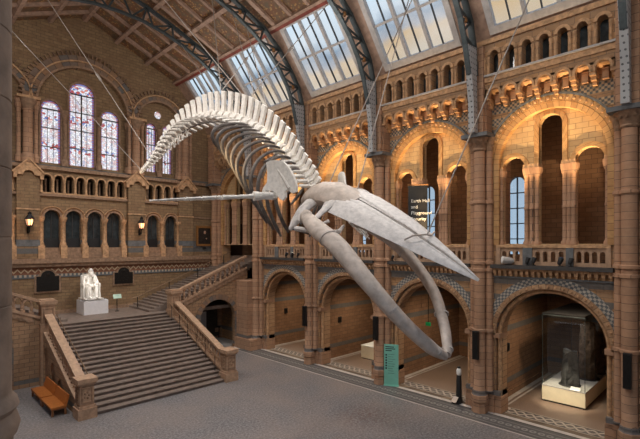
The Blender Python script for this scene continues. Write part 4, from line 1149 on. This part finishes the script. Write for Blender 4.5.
for sx in (-1, 1):
    rings = []
    for i, (y, z, hw, th) in enumerate(SEC):
        c_, up = sec_frame(i, SEC)
        gp = lerp([(5.3,.012),(6.0,.05),(8.0,.07),(9.5,.03)], y)
        prof = [(gp, .30*th), (hw*.35, .34*th), (hw*.7, .22*th), (hw, -.16*th), (hw*.93, -.3*th), (hw*.55, -.42*th), (gp, -.62*th)]
        rings.append([c_+lat*(sx*a_)+up*b_ for a_, b_ in prof])
    MB().loft(rings).build('upper_jaw_bone', M['bone'], skull, True)
    # premaxilla: slim raised bar beside the central gap
    rings = []
    for i, (y, z, hw, th) in enumerate(SEC):
        c_, up = sec_frame(i, SEC); gp = lerp([(5.3,.01),(6.0,.05),(8.0,.08),(9.9,.16)], y); w2 = hw*.08+.012
        rings.append([c_+lat*(sx*gp)+up*(.34*th), c_+lat*(sx*(gp+w2))+up*(.36*th+.012), c_+lat*(sx*(gp+2*w2))+up*(.30*th), c_+lat*(sx*(gp+w2))+up*(.1*th)])
    MB().loft(rings).build('nose_bar_bone', M['bone'], skull, True)
    # brow wing over the eye
    c0 = Vector((XM, 10.25, 10.72))
    MB().tube([c0+lat*(sx*.7), c0+lat*(sx*1.05)+Vector((0,.05,-.12)), c0+lat*(sx*1.42)+Vector((0,.12,-.28)), c0+lat*(sx*1.62)+Vector((0,.3,-.36))], [.26,.2,.15,.09], 10, squash=.45).build('brow_wing_bone', M['bone'], skull, True)
    # cheek bar
    c1 = Vector((XM, 9.95, 10.5))
    MB().tube([c1+lat*(sx*1.2)+Vector((0,.0,-.25)), c1+lat*(sx*1.55)+Vector((0,.7,-.42)), c1+lat*(sx*1.5)+Vector((0,1.35,-.36))], [.06,.08,.09], 8).build('cheek_bar', M['bone'], skull, True)
    # squamosal wing
    c2 = Vector((XM, 11.45, 10.75))
    MB().tube([c2+lat*(sx*.55), c2+lat*(sx*1.05)+Vector((0,-.05,-.12)), c2+lat*(sx*1.45)+Vector((0,-.1,-.35)), c2+lat*(sx*1.58)+Vector((0,.1,-.62))], [.30,.25,.2,.08], 12, squash=.6).build('jaw_hinge_bone', M['bone'], skull, True)
# suture lines, small wires on the beak
MB().tube([(10.9,7.35,9.15),(11.05,7.15,9.28),(11.5,6.95,9.32),(11.85,7.0,9.3),(12.2,7.1,9.42)], .03, 6).build('tie_strap', M['bonet'], skull, True)
# occipital opening
# lower jaws
for nm, pts, rad in (('n', [(10.15,10.75,9.95),(9.95,10.1,9.55),(9.72,8.95,8.95),(9.62,7.6,7.85),(10.05,6.85,6.9),(10.8,6.45,6.15),(11.42,6.28,5.78)], [.24,.36,.36,.28,.235,.22,.12]),
                     ('f', [(12.9,10.72,9.9),(13.4,9.76,9.28),(13.55,8.77,8.42),(13.25,7.74,7.4),(12.55,6.97,6.48),(11.9,6.5,6.0),(11.56,6.3,5.8)], [.3,.33,.29,.25,.22,.19,.12])):
    dp = dense(pts, 6); m_ = len(dp)
    rr = [lerp([(i, r_) for i, r_ in enumerate(rad)], j/6) for j in range(m_)]
    jaw = MB().tube(dp, rr, 16, squash=.72).build('lower_jaw_bone', M['bonet'], whale, True)
    for f_ in (.30, .62, .9):
        i = int(f_*(m_-1)); c_ = dp[i]; tg = (dp[min(m_-1,i+1)]-dp[max(0,i-1)]).normalized()
        MB().tube([c_-tg*.035, c_+tg*.035], [rr[i]*1.045]*2, 16, squash=.75).build('steel_band', M['cable'], jaw, True)
    h_ = dp[0]; MB().ball((h_.x, h_.y+.05, h_.z), .25, .22, .26, 12, 8).build('jaw_knuckle', M['bonet'], jaw, True)
# tongue bones hanging under the skull
MB().tube([(10.5,11.2,9.75),(11.0,11.0,9.5),(11.5,10.9,9.42),(12.0,11.0,9.5),(12.5,11.2,9.75)], [.05,.09,.12,.09,.05], 8).build('tongue_bone', M['bone'], whale, True)
MB().tube([(10.0,11.6,9.6),(10.6,11.2,9.4),(11.2,10.9,9.45)], .035, 6).build('steel_strut', M['boned'], whale, True)

# hanging wires
def spt(f): 
    p, tg, up = at(f*TOT); return p+up*lerp([(0,.4),(.1,.75),(.5,1.25),(.8,.5),(1,.05)], f)
CAB = [('thin steel wire from the whale tail tip to the roof above the left column', at(.985*TOT)[0], (4.25,30.57,22.35), 0),
       ('steel wire with a turnbuckle from the whale tail, crossing the dark end wall', spt(.90), (6.85,30.57,24.2), .5),
       ('steel wire leftmost of those rising from the arch of the whale back', spt(.50), (15.73,30.57,24.15), 0),
       ('long steel wire slanting left from the whale back', spt(.36), (8.89,23.87,24.9), 0),
       ('nearly upright steel wire from the top of the whale back', spt(.46), (14.32,23.87,24.6), 0),
       ('steel wire rising left from the chest of the whale', spt(.30), (15.81,23.87,24.15), 0),
       ('steel wire from the whale shoulder up beside the second rooflight', spt(.25), (16.9,23.87,23.6), 0),
       ('steel wire slanting right across the second rooflight', spt(.455), (17.88,23.87,22.7), .6),
       ('steel wire slanting right across the third rooflight', spt(.33), (17.92,17.17,22.9), .45),
       ('steel wire from the back of the whale skull up to the third rooflight', Vector((11.5,11.0,11.3)), (18.1,10.47,22.9), .0),
       ('steel wire from the middle of the whale skull, crossing the third rooflight', Vector((11.9,10.0,11.0)), (17.33,10.47,23.2), .0),
       ('steel wire from the whale beak up to the rooflight at the right', Vector((11.55,6.95,9.35)), (17.53,3.77,23.2), 0)]
for lab, p, q, tb in CAB:
    p = Vector(p); q = Vector(q)
    o = thing('hanging_wire', p, lab, 'wire', 'wires holding up the whale')
    MB().tube([p, q], .021, 6).build('wire', M['cable'], o, True)
    if tb:
        c_ = p.lerp(q, tb); d = (q-p).normalized()
        MB().tube([c_-d*.3, c_-d*.2, c_+d*.2, c_+d*.3], [.03,.075,.075,.03], 8).build('turnbuckle', M['cable'], o, True)

# ================================================================== STATUE
PX0, PX1, PY0, PY1, PZ = 10.48, 12.22, 35.6, 37.4, 4.73
o = thing('statue_pedestal', ((PX0+PX1)/2, 36.5, ZL), 'pale square stone pedestal under the white statue', 'pedestal')
MB().box(PX0, PX1, PY0, PY1, ZL, PZ).build('block', M['pedestal'], o)
MB().box(PX0+.25, PX1-.25, PY0+.25, PY1-.2, PZ, PZ+.10).build('top_slab', M['marble'], o)
SX, SY, SZ = 11.22, 36.5, PZ+.10
stt = thing('statue', (SX, SY, SZ), 'white marble statue of a seated bearded man on a pedestal', 'statue')
def skin_mesh(name, nodes, edges, mt, parent, sub=2, root=0):
    og = ORG[parent.name]
    me = bpy.data.meshes.new(name)
    me.from_pydata([(n_[0]-og[0], n_[1]-og[1], n_[2]-og[2]) for n_ in nodes], edges, [])
    ob = bpy.data.objects.new(name, me); COL.objects.link(ob)
    ob.modifiers.new('skin', 'SKIN'); ss = ob.modifiers.new('subdivision', 'SUBSURF'); ss.levels = sub; ss.render_levels = sub
    if not me.skin_vertices: me.attributes.new  # layer is made by the modifier
    for i, n_ in enumerate(nodes):
        sv = me.skin_vertices[0].data[i]; sv.radius = (n_[3], n_[4] if len(n_) > 4 else n_[3]); sv.use_root = (i == root)
    dg = bpy.context.evaluated_depsgraph_get(); dg.update()
    m2 = bpy.data.meshes.new_from_object(ob.evaluated_get(dg))
    ob.modifiers.clear(); ob.data = m2
    m2.polygons.foreach_set('use_smooth', [True]*len(m2.polygons))
    m2.materials.clear(); m2.materials.append(mt)
    ob.parent = parent; ORG[ob.name] = og
    return ob
nodes = []; edges = []
def nd(x, y, z, r, pr=None, r2=None):
    nodes.append((SX+x, SY+y, SZ+z, r, r2 or r)); i = len(nodes)-1
    if pr is not None: edges.append((pr, i))
    return i
K = 1.32
pel = nd(0, .15, .98, .30, None, .26)
wst = nd(0, .18, 1.25, .27, pel, .22); chs_ = nd(0, .16, 1.58, .32, wst, .22); nck = nd(0, .08, 1.86, .12, chs_)
hd = nd(0, .03, 2.06, .16, nck, .19); nd(0, .03, 2.25, .13, hd)
for sg in (-1, 1):
    hip = nd(sg*.20, .0, .93, .20, pel); kn = nd(sg*.24, -.58 if sg < 0 else -.52, .92, .155, hip); an = nd(sg*.2, -.55 if sg < 0 else -.68, .2, .11, kn); nd(sg*.22, -.82 if sg < 0 else -.92, .07, .075, an)
    sh = nd(sg*.36, .12, 1.66, .15, chs_); el = nd(sg*.48, .0, 1.22, .12, sh); wr = nd(sg*.22, -.42, 1.12, .075, el); pa = nd(sg*.13, -.56, 1.07, .075, wr)
    for q in range(4): 
        f0 = nd(sg*(.10+.035*q), -.64, 1.06-.01*q, .022, pa); nd(sg*(.09+.035*q), -.70-.01*(q in (1,2)), 1.0-.01*q, .018, f0)
    th_ = nd(sg*.06, -.58, 1.10, .022, pa); nd(sg*.03, -.63, 1.07, .018, th_)
fig = skin_mesh('figure', nodes, edges, M['marble'], stt, 2, pel)
hb = MB()
hb.ball((SX, SY-.02, SZ+2.15), .165, .19, .2, 14, 10)
hb.ball((SX, SY-.20, SZ+2.12), .035, .06, .05, 8, 6)
for sg in (-1,1):
    hb.ball((SX+sg*.165, SY+.02, SZ+2.12), .03, .045, .06, 8, 6)
    hb.ball((SX+sg*.065, SY-.175, SZ+2.17), .028, .02, .018, 8, 5)
    hb.ball((SX+sg*.07, SY-.175, SZ+2.215), .05, .03, .02, 8, 5)
hb.ball((SX, SY-.19, SZ+2.035), .045, .03, .015, 8, 5)
hb.build('head', M['marble'], stt, True)
bd = MB().tube([(SX,SY-.12,SZ+2.06),(SX,SY-.19,SZ+1.96),(SX,SY-.2,SZ+1.82),(SX,SY-.16,SZ+1.66)], [.11,.14,.12,.04], 10)
for sg in (-1,1): bd.tube([(SX+sg*.14,SY-.02,SZ+2.14),(SX+sg*.12,SY-.1,SZ+2.0)], [.05,.07], 8)
bd.build('beard', M['marble'], stt, True)
ct = MB()
for sg in (-1,1):
    ct.tube([(SX+sg*.2,SY-.08,SZ+1.72),(SX+sg*.24,SY-.2,SZ+1.35),(SX+sg*.36,SY-.2,SZ+1.0),(SX+sg*.44,SY-.12,SZ+.55),(SX+sg*.46,SY-.1,SZ+.2)], [.07,.1,.13,.12,.1], 8)
ct.tube([(SX-.3,SY-.5,SZ+.98),(SX-.36,SY-.55,SZ+.55),(SX-.36,SY-.5,SZ+.15)], [.14,.12,.1], 8)
ct.build('coat', M['marble'], stt, True)
ch = MB().box(SX-.52, SX+.52, SY-.25, SY+.62, SZ+.06, SZ+.72)
ch.panel([[(SX-.55,SZ+.06),(SX+.55,SZ+.06),(SX+.55,SZ+1.75),(SX+.4,SZ+1.9),(SX-.4,SZ+1.9),(SX-.55,SZ+1.75)]], lambda a_, z, n: (a_, SY+.42+n, z), 0, .2)
for sg in (-1,1):
    ch.cbox((SX+sg*.56, SY+.05, SZ+1.12), .13, .75, .14)
    ch.tube([(SX+sg*.56,SY-.3,SZ+.1),(SX+sg*.54,SY-.28,SZ+.6),(SX+sg*.56,SY-.3,SZ+1.1)], [.09,.07,.08], 8)
ch.build('chair', M['marble'], stt)
MB().box(SX-.68, SX+.68, SY-.85, SY+.68, SZ, SZ+.07).build('base_slab', M['marble'], stt)
# small sign beside it
o = thing('information_stand', (13.06, 36.1, ZL), 'small pale green sign on a thin post beside the statue', 'sign')
MB().lathe((13.06,36.1), [(ZL,.16),(ZL+.03,.16),(ZL+.05,.03),(4.8,.03)], 10).build('post', M['blackmetal'], o, True)
MB().cbox((13.06,36.05,4.88), .62, .05, .36, Matrix.Rotation(-.5,3,'X')).build('panel', M['greensign'], o)
tx = MB()
for q in range(3): tx.cbox((13.06,36.012+.018*q,4.80+.075*q), .42-.08*q, .01, .02, Matrix.Rotation(-.5,3,'X'))
tx.build('print', M['teal'], o)

# ================================================================== THINGS ON THE END WALL
def plaque(x0, x1, z0, z1, lab):
    o = thing('wall_tablet', ((x0+x1)/2, YG-.1, z0), lab, 'wall tablet')
    xm = (x0+x1)/2; h = (x1-x0)/2
    def shp(g_): return [(x0-g_,z0-g_),(x1+g_,z0-g_),(x1+g_,z1-.42),(x1-.22,z1-.42+g_)] + [(xm+(h-.28+g_)*math.cos(PI*i/10), z1-.42+g_*.5+(.42+g_*.5)*math.sin(PI*i/10)) for i in range(11)] + [(x0+.22,z1-.42+g_),(x0-g_,z1-.42)]
    MB().panel([shp(.12)], mG, -.12, -.06).build('surround', M['trimdark'], o)
    MB().panel([shp(0)], mG, -.17, -.11).build('tablet', M['bronze'], o)
    d = MB()
    for q in range(4): d.box(xm-h*.6, xm+h*.6, YG-.185, YG-.165, z0+.25+q*.2, z0+.29+q*.2)
    d.ball((xm, YG-.17, z1-.3), .14, .03, .14, 8, 5)
    d.build('raised_ornament', M['bronze'], o)
plaque(7.9, 9.4, 5.5, 7.05, 'dark arched wall tablet left of the white statue')
plaque(13.5, 15.0, 5.72, 7.1, 'dark arched wall tablet right of the white statue')
o = thing('portrait_painting', (21.9, YG-.08, 8.85), 'dark portrait of a standing man in a gilded frame beside the side stairs', 'painting')
MB().panel([rect(21.05,22.8,8.9,10.85), rect(21.25,22.6,9.1,10.65)], mG, -.16, -.05).build('frame', M['gilt'], o)
MB().box(21.25, 22.6, YG-.10, YG-.06, 9.1, 10.65).build('canvas', M['canvas'], o)
MB().ball((21.98, YG-.10, 10.22), .13, .02, .17, 10, 6).build('painted_face', M['skin'], o)
MB().ball((22.15, YG-.10, 9.62), .07, .02, .06, 8, 5).build('painted_hand', M['skin'], o)
MB().box(21.75, 22.1, YG-.12, YG-.05, 8.62, 8.8).build('name_plate', M['black'], o)
def lantern(x, lab):
    y = YG-.75; z = 10.45
    o = thing('wall_lantern', (x, YG-.3, z-.55), lab, 'lantern', 'lanterns on the end wall')
    MB().tube([(x,YG-.3,z-.35),(x,y+.05,z-.5),(x,y,z-.1)], [.06,.05,.05], 8).tube([(x,YG-.28,z-.1),(x,YG-.3,z-.6)], .09, 8).build('bracket', M['blackmetal'], o, True)
    MB().lathe((x,y), [(z-.05,.13),(z,.18),(z+.42,.28)], 8).build('glass', M['lampglow'], o)
    fr = MB().lathe((x,y), [(z-.12,.08),(z-.08,.2),(z-.03,.22)], 8)
    fr.lathe((x,y), [(z+.42,.33),(z+.47,.33),(z+.68,.17),(z+.78,.12),(z+.9,.14),(z+1.0,.02)], 8)
    for k in range(8):
        th = 2*PI*k/8
        fr.bar((x+.185*math.cos(th),y+.185*math.sin(th),z-.03), (x+.285*math.cos(th),y+.285*math.sin(th),z+.43), .035, .035)
    fr.build('frame', M['blackmetal'], o)
    return (x, y, z)
LANT = [lantern(7.35, 'lit black lantern on the wall strip left of the four lower arches'), lantern(15.5, 'lit black lantern on the wall strip between the lower end arches')]

# ================================================================== FURNITURE AND EXHIBITS
def bench(y0, y1):
    o = thing('bench', (6.45, (y0+y1)/2, 0), 'x', 'bench', 'tan benches by the stairs')
    MB().box(6.05, 6.75, y0, y1, .37, .48).build('seat', M['leather'], o)
    m_ = Matrix.Rotation(math.radians(14), 3, 'Y')
    MB().cbox((6.80,(y0+y1)/2,.72), .09, y1-y0, .58, m_).build('backrest', M['leather'], o)
    for x, h in ((6.12,.37),(6.72,.5)):
        for y in (y0+.08, y1-.08): MB().box(x-.05, x+.05, y-.05, y+.05, 0, h).build('leg', M['benchleg'], o)
    MB().box(6.1, 6.74, y0+.05, y1-.05, .3, .37).build('seat_frame', M['benchleg'], o)
    return o
b1 = bench(25.85, 28.05); b1['label'] = 'tan leather bench by the stairs, the one nearer the newel post'
b2 = copy_tree(b1, (0, 2.3, 0)); b2['label'] = 'tan leather bench by the stairs, the one farther from the newel post'

# low dark grating along the foot of the left stair wall is part of the floor edge
# mint green totem
o = thing('sign_board', (23.0, 16.8, 0), 'tall mint green information board beside a pillar', 'sign')
A_, B_ = Vector((22.55,16.74,0)), Vector((22.98,15.93,0)); d_ = (B_-A_).normalized(); n_ = Vector((d_.y,-d_.x,0)); 
if n_.x > 0: n_ = -n_
def mS2(a_, z, n): q = A_+d_*a_+n_*n; return (q.x, q.y, z)
W_ = (B_-A_).length
MB().panel([rect(0,W_,.05,2.65)], mS2, -.06, .0).build('panel', M['teal'], o)
MB().panel([rect(-.02,W_+.02,0,.06)], mS2, -.15, .1).build('foot', M['teal'], o)
p_ = MB()
for q in range(3): p_.panel([rect(.09,.09+(.55,.62,.40)[q],2.46-.12*q,2.52-.12*q)], mS2, 0, .006)
p_.build('heading_print', M['ink'], o)
for q in range(6):
    z = 1.96-.17*q
    MB().panel([rect(.09,.19,z-.05,z+.06)], mS2, 0, .006).build('icon', M['ink'], o)
p_ = MB()
for q in range(9):
    z = 2.0-.15*q
    p_.panel([rect(.26,.26+(.4,.34,.44,.3,.42,.38,.3,.36,.4)[q],z,z+.018)], mS2, 0, .005)
p_.build('list_print', M['ink'], o)
# black stand
o = thing('collection_post', (23.15, 11.9, 0), 'black slim floor post with a white head beside a pillar', 'post')
MB().box(22.75, 23.35, 11.7, 12.15, 0, .05).build('foot', M['black'], o)
MB().lathe((23.15,11.9), [(.05,.2),(.3,.17),(1.5,.13),(1.56,.1)], 12).build('body', M['black'], o, True)
MB().lathe((23.15,11.9), [(1.56,.1),(1.62,.14),(1.85,.14),(1.95,.08)], 12).build('head', M['white'], o, True)
MB().lathe((23.15,11.9), [(1.95,.09),(2.02,.1),(2.06,.04)], 12).build('cap', M['black'], o, True)
MB().cbox((22.8,11.98,.22), .42, .3, .03, Matrix.Rotation(-.6,3,'Y')).build('slanted_tray', M['bonet'], o)
# cream plinth in the third alcove
o = thing('display_plinth', (27.2, 21.9, 0), 'small cream display plinth inside an arch alcove', 'plinth')
MB().box(26.75, 28.4, 20.6, 22.1, .06, 1.0).build('block', M['cream'], o)
MB().box(26.8, 28.35, 20.65, 22.05, 0, .06).build('recessed_foot', M['black'], o)
MB().box(26.72, 28.43, 20.57, 22.13, 1.0, 1.05).build('top', M['white'], o)
# speakers on pillars
SPL = ['at the near right edge pillar', 'on the pillar left of the display case arch', 'on the pillar beside the mint green sign', 'on the pillar farthest along the arches']
for k in range(4):
    y = PC[k]
    o = thing('column_speaker', (XW-.78, y, 2.9), 'slim black column loudspeaker ' + SPL[k], 'loudspeaker', 'column loudspeakers on the pillars')
    MB().box(XW-.98, XW-.76, y-.15, y+.15, 2.9, 4.4).build('cabinet', M['black'], o)
    MB().box(XW-1.0, XW-.98, y-.13, y+.13, 2.95, 4.35).build('grille', M['blackmetal'], o)
    for z in (3.1, 4.2): MB().box(XW-.78, XW-.70, y-.05, y+.05, z-.04, z+.04).build('bracket', M['blackmetal'], o)
# wall boxes in the alcoves
for k, lab in ((1,'small dark box on the alcove wall behind the display case'),(3,'small dark box on the alcove wall behind the cream plinth'),(4,'small dark box on the alcove wall nearest the stairs')):
    y = PC[k]-.2
    o = thing('wall_box', (25.9, y, 2.75), lab, 'wall box')
    MB().box(25.74, 26.06, y-.1, y+.0, 2.75, 3.2).build('housing', M['black'], o)
    MB().box(25.8, 26.0, y-.12, y-.1, 2.82, 3.12).build('grille', M['blackmetal'], o)
# exit sign hanging in the banner bay alcove
o = thing('exit_sign', (27.0, 16.2, 3.3), 'small green exit sign hanging under the arch behind the far jaw', 'sign')
MB().box(26.97, 27.03, 16.0, 16.4, 3.3, 3.55).build('panel', M['exit'], o)
MB().box(26.985, 27.015, 16.18, 16.22, 3.55, 7.45).build('drop_rod', M['blackmetal'], o)
# hanging banner on the gallery
xb, y0, y1 = 22.2, 13.75, 14.6
o = thing('hanging_banner', (xb, 14.17, 9.6), 'tall black hanging banner with white lettering on the gallery', 'banner')
MB().panel([rect(0,1.0,9.3,12.55)], lambda a_, z, n: (xb+.25-a_*.0+ (a_-.5)*.55+n, 14.65-a_*.95, z), -.03, .03).build('cloth', M['black'], o)
MB().tube([(xb-.05,14.7,12.6),(xb+.55,13.65,12.6)], .035, 6).build('top_bar', M['gilt'], o, True)
MB().tube([(xb+.3,14.17,12.6),(XW+.45,14.6,12.85)], .03, 6).build('arm', M['blackmetal'], o, True)
ang = math.atan2(-.95, .55)
for q, line in enumerate(('Earth Hall', 'and', 'Playground', 'Security')):
    fc = bpy.data.curves.new('lettering', 'FONT'); fc.body = line; fc.size = .27; fc.extrude = .004
    ob = bpy.data.objects.new('lettering', fc); COL.objects.link(ob)
    dg = bpy.context.evaluated_depsgraph_get(); dg.update()
    me = bpy.data.meshes.new_from_object(ob.evaluated_get(dg)); me.materials.clear(); me.materials.append(M['white'])
    bpy.data.objects.remove(ob); bpy.data.curves.remove(fc)
    ob = bpy.data.objects.new('lettering', me); COL.objects.link(ob); ob.parent = o
    t0 = .14
    ob.location = (xb+.25+(t0-.5)*.55-.04-xb, 14.65-t0*.95-.025-14.17, 11.55-.36*q-9.6)
    ob.rotation_euler = (PI/2, 0, ang); ORG[ob.name] = (0,0,0)
# gallery spotlights
SPOT = [(9.0,'big silver spotlight on the ledge above the display case arch, leftmost there',1.5,M['white']),(8.05,'small black spotlight second from left on the ledge above the display case arch',.8,M['black']),
        (7.75,'small black spotlight third from left on the ledge above the display case arch',.8,M['black']),(6.55,'spotlight with a blue lens on the ledge above the display case arch',.9,M['blueglass']),
        (6.1,'small black spotlight right of the blue one above the display case arch',.8,M['black']),
        (16.3,'small pale spotlight on the ledge left of the black banner',.7,M['white']),(13.0,'small black spotlight on the ledge behind the whale beak',.8,M['black']),
        (26.7,'spotlight with a blue lens on the ledge of the bay nearest the stairs',.9,M['blueglass']),(26.0,'glowing spotlight on the ledge of the bay nearest the stairs',.9,M['spotglow']),(25.3,'small black spotlight on the ledge of the bay nearest the stairs',.8,M['black']),
        (21.3,'small black spotlight on the ledge above the cream plinth arch',.8,M['black'])]
for y, lab, sc_, lens in SPOT:
    x = XW-.26
    o = thing('spotlight', (x, y, 7.97), lab, 'spotlight', 'spotlights on the gallery ledge')
    MB().lathe((x,y), [(7.97,.12*sc_),(8.0,.12*sc_),(8.02,.03),(8.15*1.0,.03)], 8).build('stand', M['blackmetal'], o, True)
    c_ = Vector((x,y,8.2)); d = Vector((.35,-.2,.9)).normalized() if sc_ < 1.2 else Vector((-.6,.7,.1)).normalized()
    MB().tube([c_-d*.18*sc_, c_-d*.1*sc_, c_+d*.14*sc_, c_+d*.2*sc_], [.06*sc_,.11*sc_,.13*sc_,.14*sc_], 10).build('lamp_body', M['greyslab'] if sc_ > 1.2 else M['black'], o, True)
    MB().tube([c_+d*.2*sc_, c_+d*.215*sc_], [.12*sc_,.12*sc_], 10).build('lens', lens, o, True)

# glass display case with fossil tree trunks
cx0, cx1, cy0, cy1 = 26.85, 32.6, 6.45, 8.65
o = thing('display_case', (29, 7.55, 0), 'tall glass display case on a lit cream plinth under the nearest arch', 'display case')
MB().box(cx0, cx1, cy0, cy1, .1, .9).build('plinth', M['cream'], o)
MB().box(cx0+.06, cx1-.06, cy0+.06, cy1-.06, 0, .1).build('recessed_foot', M['black'], o)
MB().box(cx0-.02, cx1+.02, cy0-.02, cy1+.02, .9, .96).build('plinth_top', M['greyslab'], o)
MB().cbox((cx0+.1,6.95,1.02), .3, .5, .03, Matrix.Rotation(-.4,3,'Y')).build('label_card', M['white'], o)
ga, gb_, gc, gd_ = cx0+.02, cx1-.02, cy0+.02, cy1-.02
for b_ in ((ga,ga+.015,gc,gd_),(gb_-.015,gb_,gc,gd_),(ga,gb_,gc,gc+.015),(ga,gb_,gd_-.015,gd_)):
    MB().box(b_[0],b_[1],b_[2],b_[3],.96,5.0).build('glass_pane', M['caseglass'], o)
e = MB()
for x, y in ((ga,gc),(ga,gd_),(gb_,gc),(gb_,gd_)): e.box(x-.012,x+.012,y-.012,y+.012,.96,5.0)
e.box(ga,gb_,gc-.02,gc+.02,4.96,5.02).box(ga,gb_,gd_-.02,gd_+.02,4.96,5.02).box(ga-.02,ga+.02,gc,gd_,4.96,5.02)
e.build('edge_strips', M['iron'], o)
MB().box(ga, gb_, gc, gd_, 5.02, 5.1).build('lid', M['black'], o)
def trunk(name, c, r, h, mt, lab, seed):
    rnd = random.Random(seed); n = 14; rings = []
    off = [rnd.uniform(.78,1.15) for _ in range(n)]
    for j in range(8):
        t_ = j/7; rr = r*(1.12-.25*t_)
        ring = []
        for k in range(n):
            th = 2*PI*k/n; q = rr*off[k]*(1+.08*rnd.uniform(-1,1))
            z = .96+h*t_ + (rnd.uniform(-.22,.12)*h*.35 if j == 7 else 0)
            ring.append((c[0]+q*math.cos(th)+.06*h*t_*.2, c[1]+q*math.sin(th), z))
        rings.append(ring)
    o = thing('fossil_trunk', (c[0], c[1], .96), lab, 'fossil', 'fossil tree trunks in the glass case')
    MB().loft(rings).build('trunk', mt, o)
    MB().lathe(c, [(.96,r*1.35),(1.0,r*1.35),(1.02,r*1.25)], 16).build('mount', M['black'], o, True)
    for q in range(3):
        a_ = 2*PI*q/3+seed; MB().tube([(c[0]+r*1.2*math.cos(a_),c[1]+r*1.2*math.sin(a_),1.0),(c[0]+r*1.1*math.cos(a_),c[1]+r*1.1*math.sin(a_),1.0+h*.45)], .02, 6).build('support_rod', M['blackmetal'], o, True)
trunk('t', (27.75,7.45), .42, 2.0, M['fossil'], 'broken grey black fossil trunk at the front of the glass case', 1)
trunk('t', (29.9,7.02), .46, 3.4, M['fossilb'], 'tall brown fossil trunk second in the glass case', 2)
trunk('t', (31.6,6.95), .36, 2.6, M['fossilb'], 'brown fossil trunk farthest back in the glass case', 3)

# ================================================================== LIGHT
def point(name, loc, c, e, r=.15):
    l = bpy.data.lights.new(name, 'POINT'); l.color = c; l.energy = e; l.shadow_soft_size = r
    o = bpy.data.objects.new(name, l); o.location = loc; COL.objects.link(o); return o
def spot(name, loc, tgt, c, e, size, blend=.6, r=.08):
    l = bpy.data.lights.new(name, 'SPOT'); l.color = c; l.energy = e; l.spot_size = math.radians(size); l.spot_blend = blend; l.shadow_soft_size = r
    o = bpy.data.objects.new(name, l); o.location = loc; COL.objects.link(o)
    o.rotation_euler = (Vector(tgt)-Vector(loc)).to_track_quat('-Z','Y').to_euler(); return o
WARM = (1.0,.66,.32)
for k in range(4):
    for dy in (-1.65, 0, 1.65):
        spot('gallery_uplight', (XW-1.0, BC[k]+dy, 8.1), (XW+.15, BC[k]+dy*.9, 15.0), WARM, 5200, 24, 1.0)
    spot('added_tympanum_wash', (.3, BC[k]+1.5, 10.5), (XW+.3, BC[k], 14.6), (1,.72,.40), 9500, 16, .9, .3)  # unseen lamp added opposite to spread light evenly over the tympanum
    spot('alcove_lamp', (26.0, BC[k], 7.2), (27.5, BC[k], 0), (1,.78,.54), 850, 130, 1.0, .2)
    point('gallery_lamp', (26.6, BC[k], 13.5), (1,.6,.32), 40, .2)
spot('case_lamp', (24.5, 7.7, 4.6), (27.0, 7.6, .5), (1,.88,.66), 1000, 42, .8)
spot('added_case_fill', (28.4, 7.9, 4.9), (29.2, 7.3, 1), (1,.93,.85), 130, 120, 1.0)  # unseen lamp added under the lid to brighten the trunks
spot('plinth_lamp', (24.6, 20.9, 5.5), (26.9, 21.5, .6), (1,.9,.7), 110, 30, .8)
for x, y, z in LANT: point('lantern_bulb', (x, y-.45, z+.2), (1,.5,.22), 20, .1)
spot('statue_lamp', (19.0, 30.57, 15.5), (11.5, 36.3, 5.8), (1,.95,.9), 4500, 9, .6, .2)
spot('statue_lamp', (2.5, 30.57, 12.5), (11.5, 36.3, 5.8), (1,.9,.75), 1800, 11, .6, .2)
# unseen fill lamps added below the roof trusses to brighten the hall
for k in range(0, 5):
    for x in (5.4, 17.1):
        if k == 0 and x < XC: continue
        point('added_truss_fill', (x, PC[k]+.6, 20.6), (1,.94,.88), 240, .5)
        spot('added_truss_flood', (x, PC[k]+.6, 20.4), (XC, PC[k]+1.5, 0), (1,.95,.9), 1500, 140, 1.0, .4)
# sky portals in the rooflights
for side in (0, 1):
    P, Q = (EAVE, KNEE) if side == 0 else (MP(EAVE), MP(KNEE))
    f, ln = slab_map(P, Q)
    for y in SKYB:
        l = bpy.data.lights.new('rooflight_daylight', 'AREA'); l.shape = 'RECTANGLE'; l.size = 5.0; l.size_y = ln-.4
        l.cycles.is_portal = True
        o = bpy.data.objects.new('rooflight_daylight', l); COL.objects.link(o)
        c_ = Vector(f(y, ln/2, .4)); o.location = c_
        nrm = Vector(f(y, ln/2, 0))-c_
        o.rotation_euler = nrm.to_track_quat('-Z','Y').to_euler()
for x in (4.5, 11.3, 18):
    l = bpy.data.lights.new('entrance_daylight', 'AREA'); l.shape = 'RECTANGLE'; l.size = 2.6; l.size_y = 7.4; l.cycles.is_portal = True
    o = bpy.data.objects.new('entrance_daylight', l); COL.objects.link(o); o.location = (x,-14.6,16.1); o.rotation_euler = (PI/2,0,0)
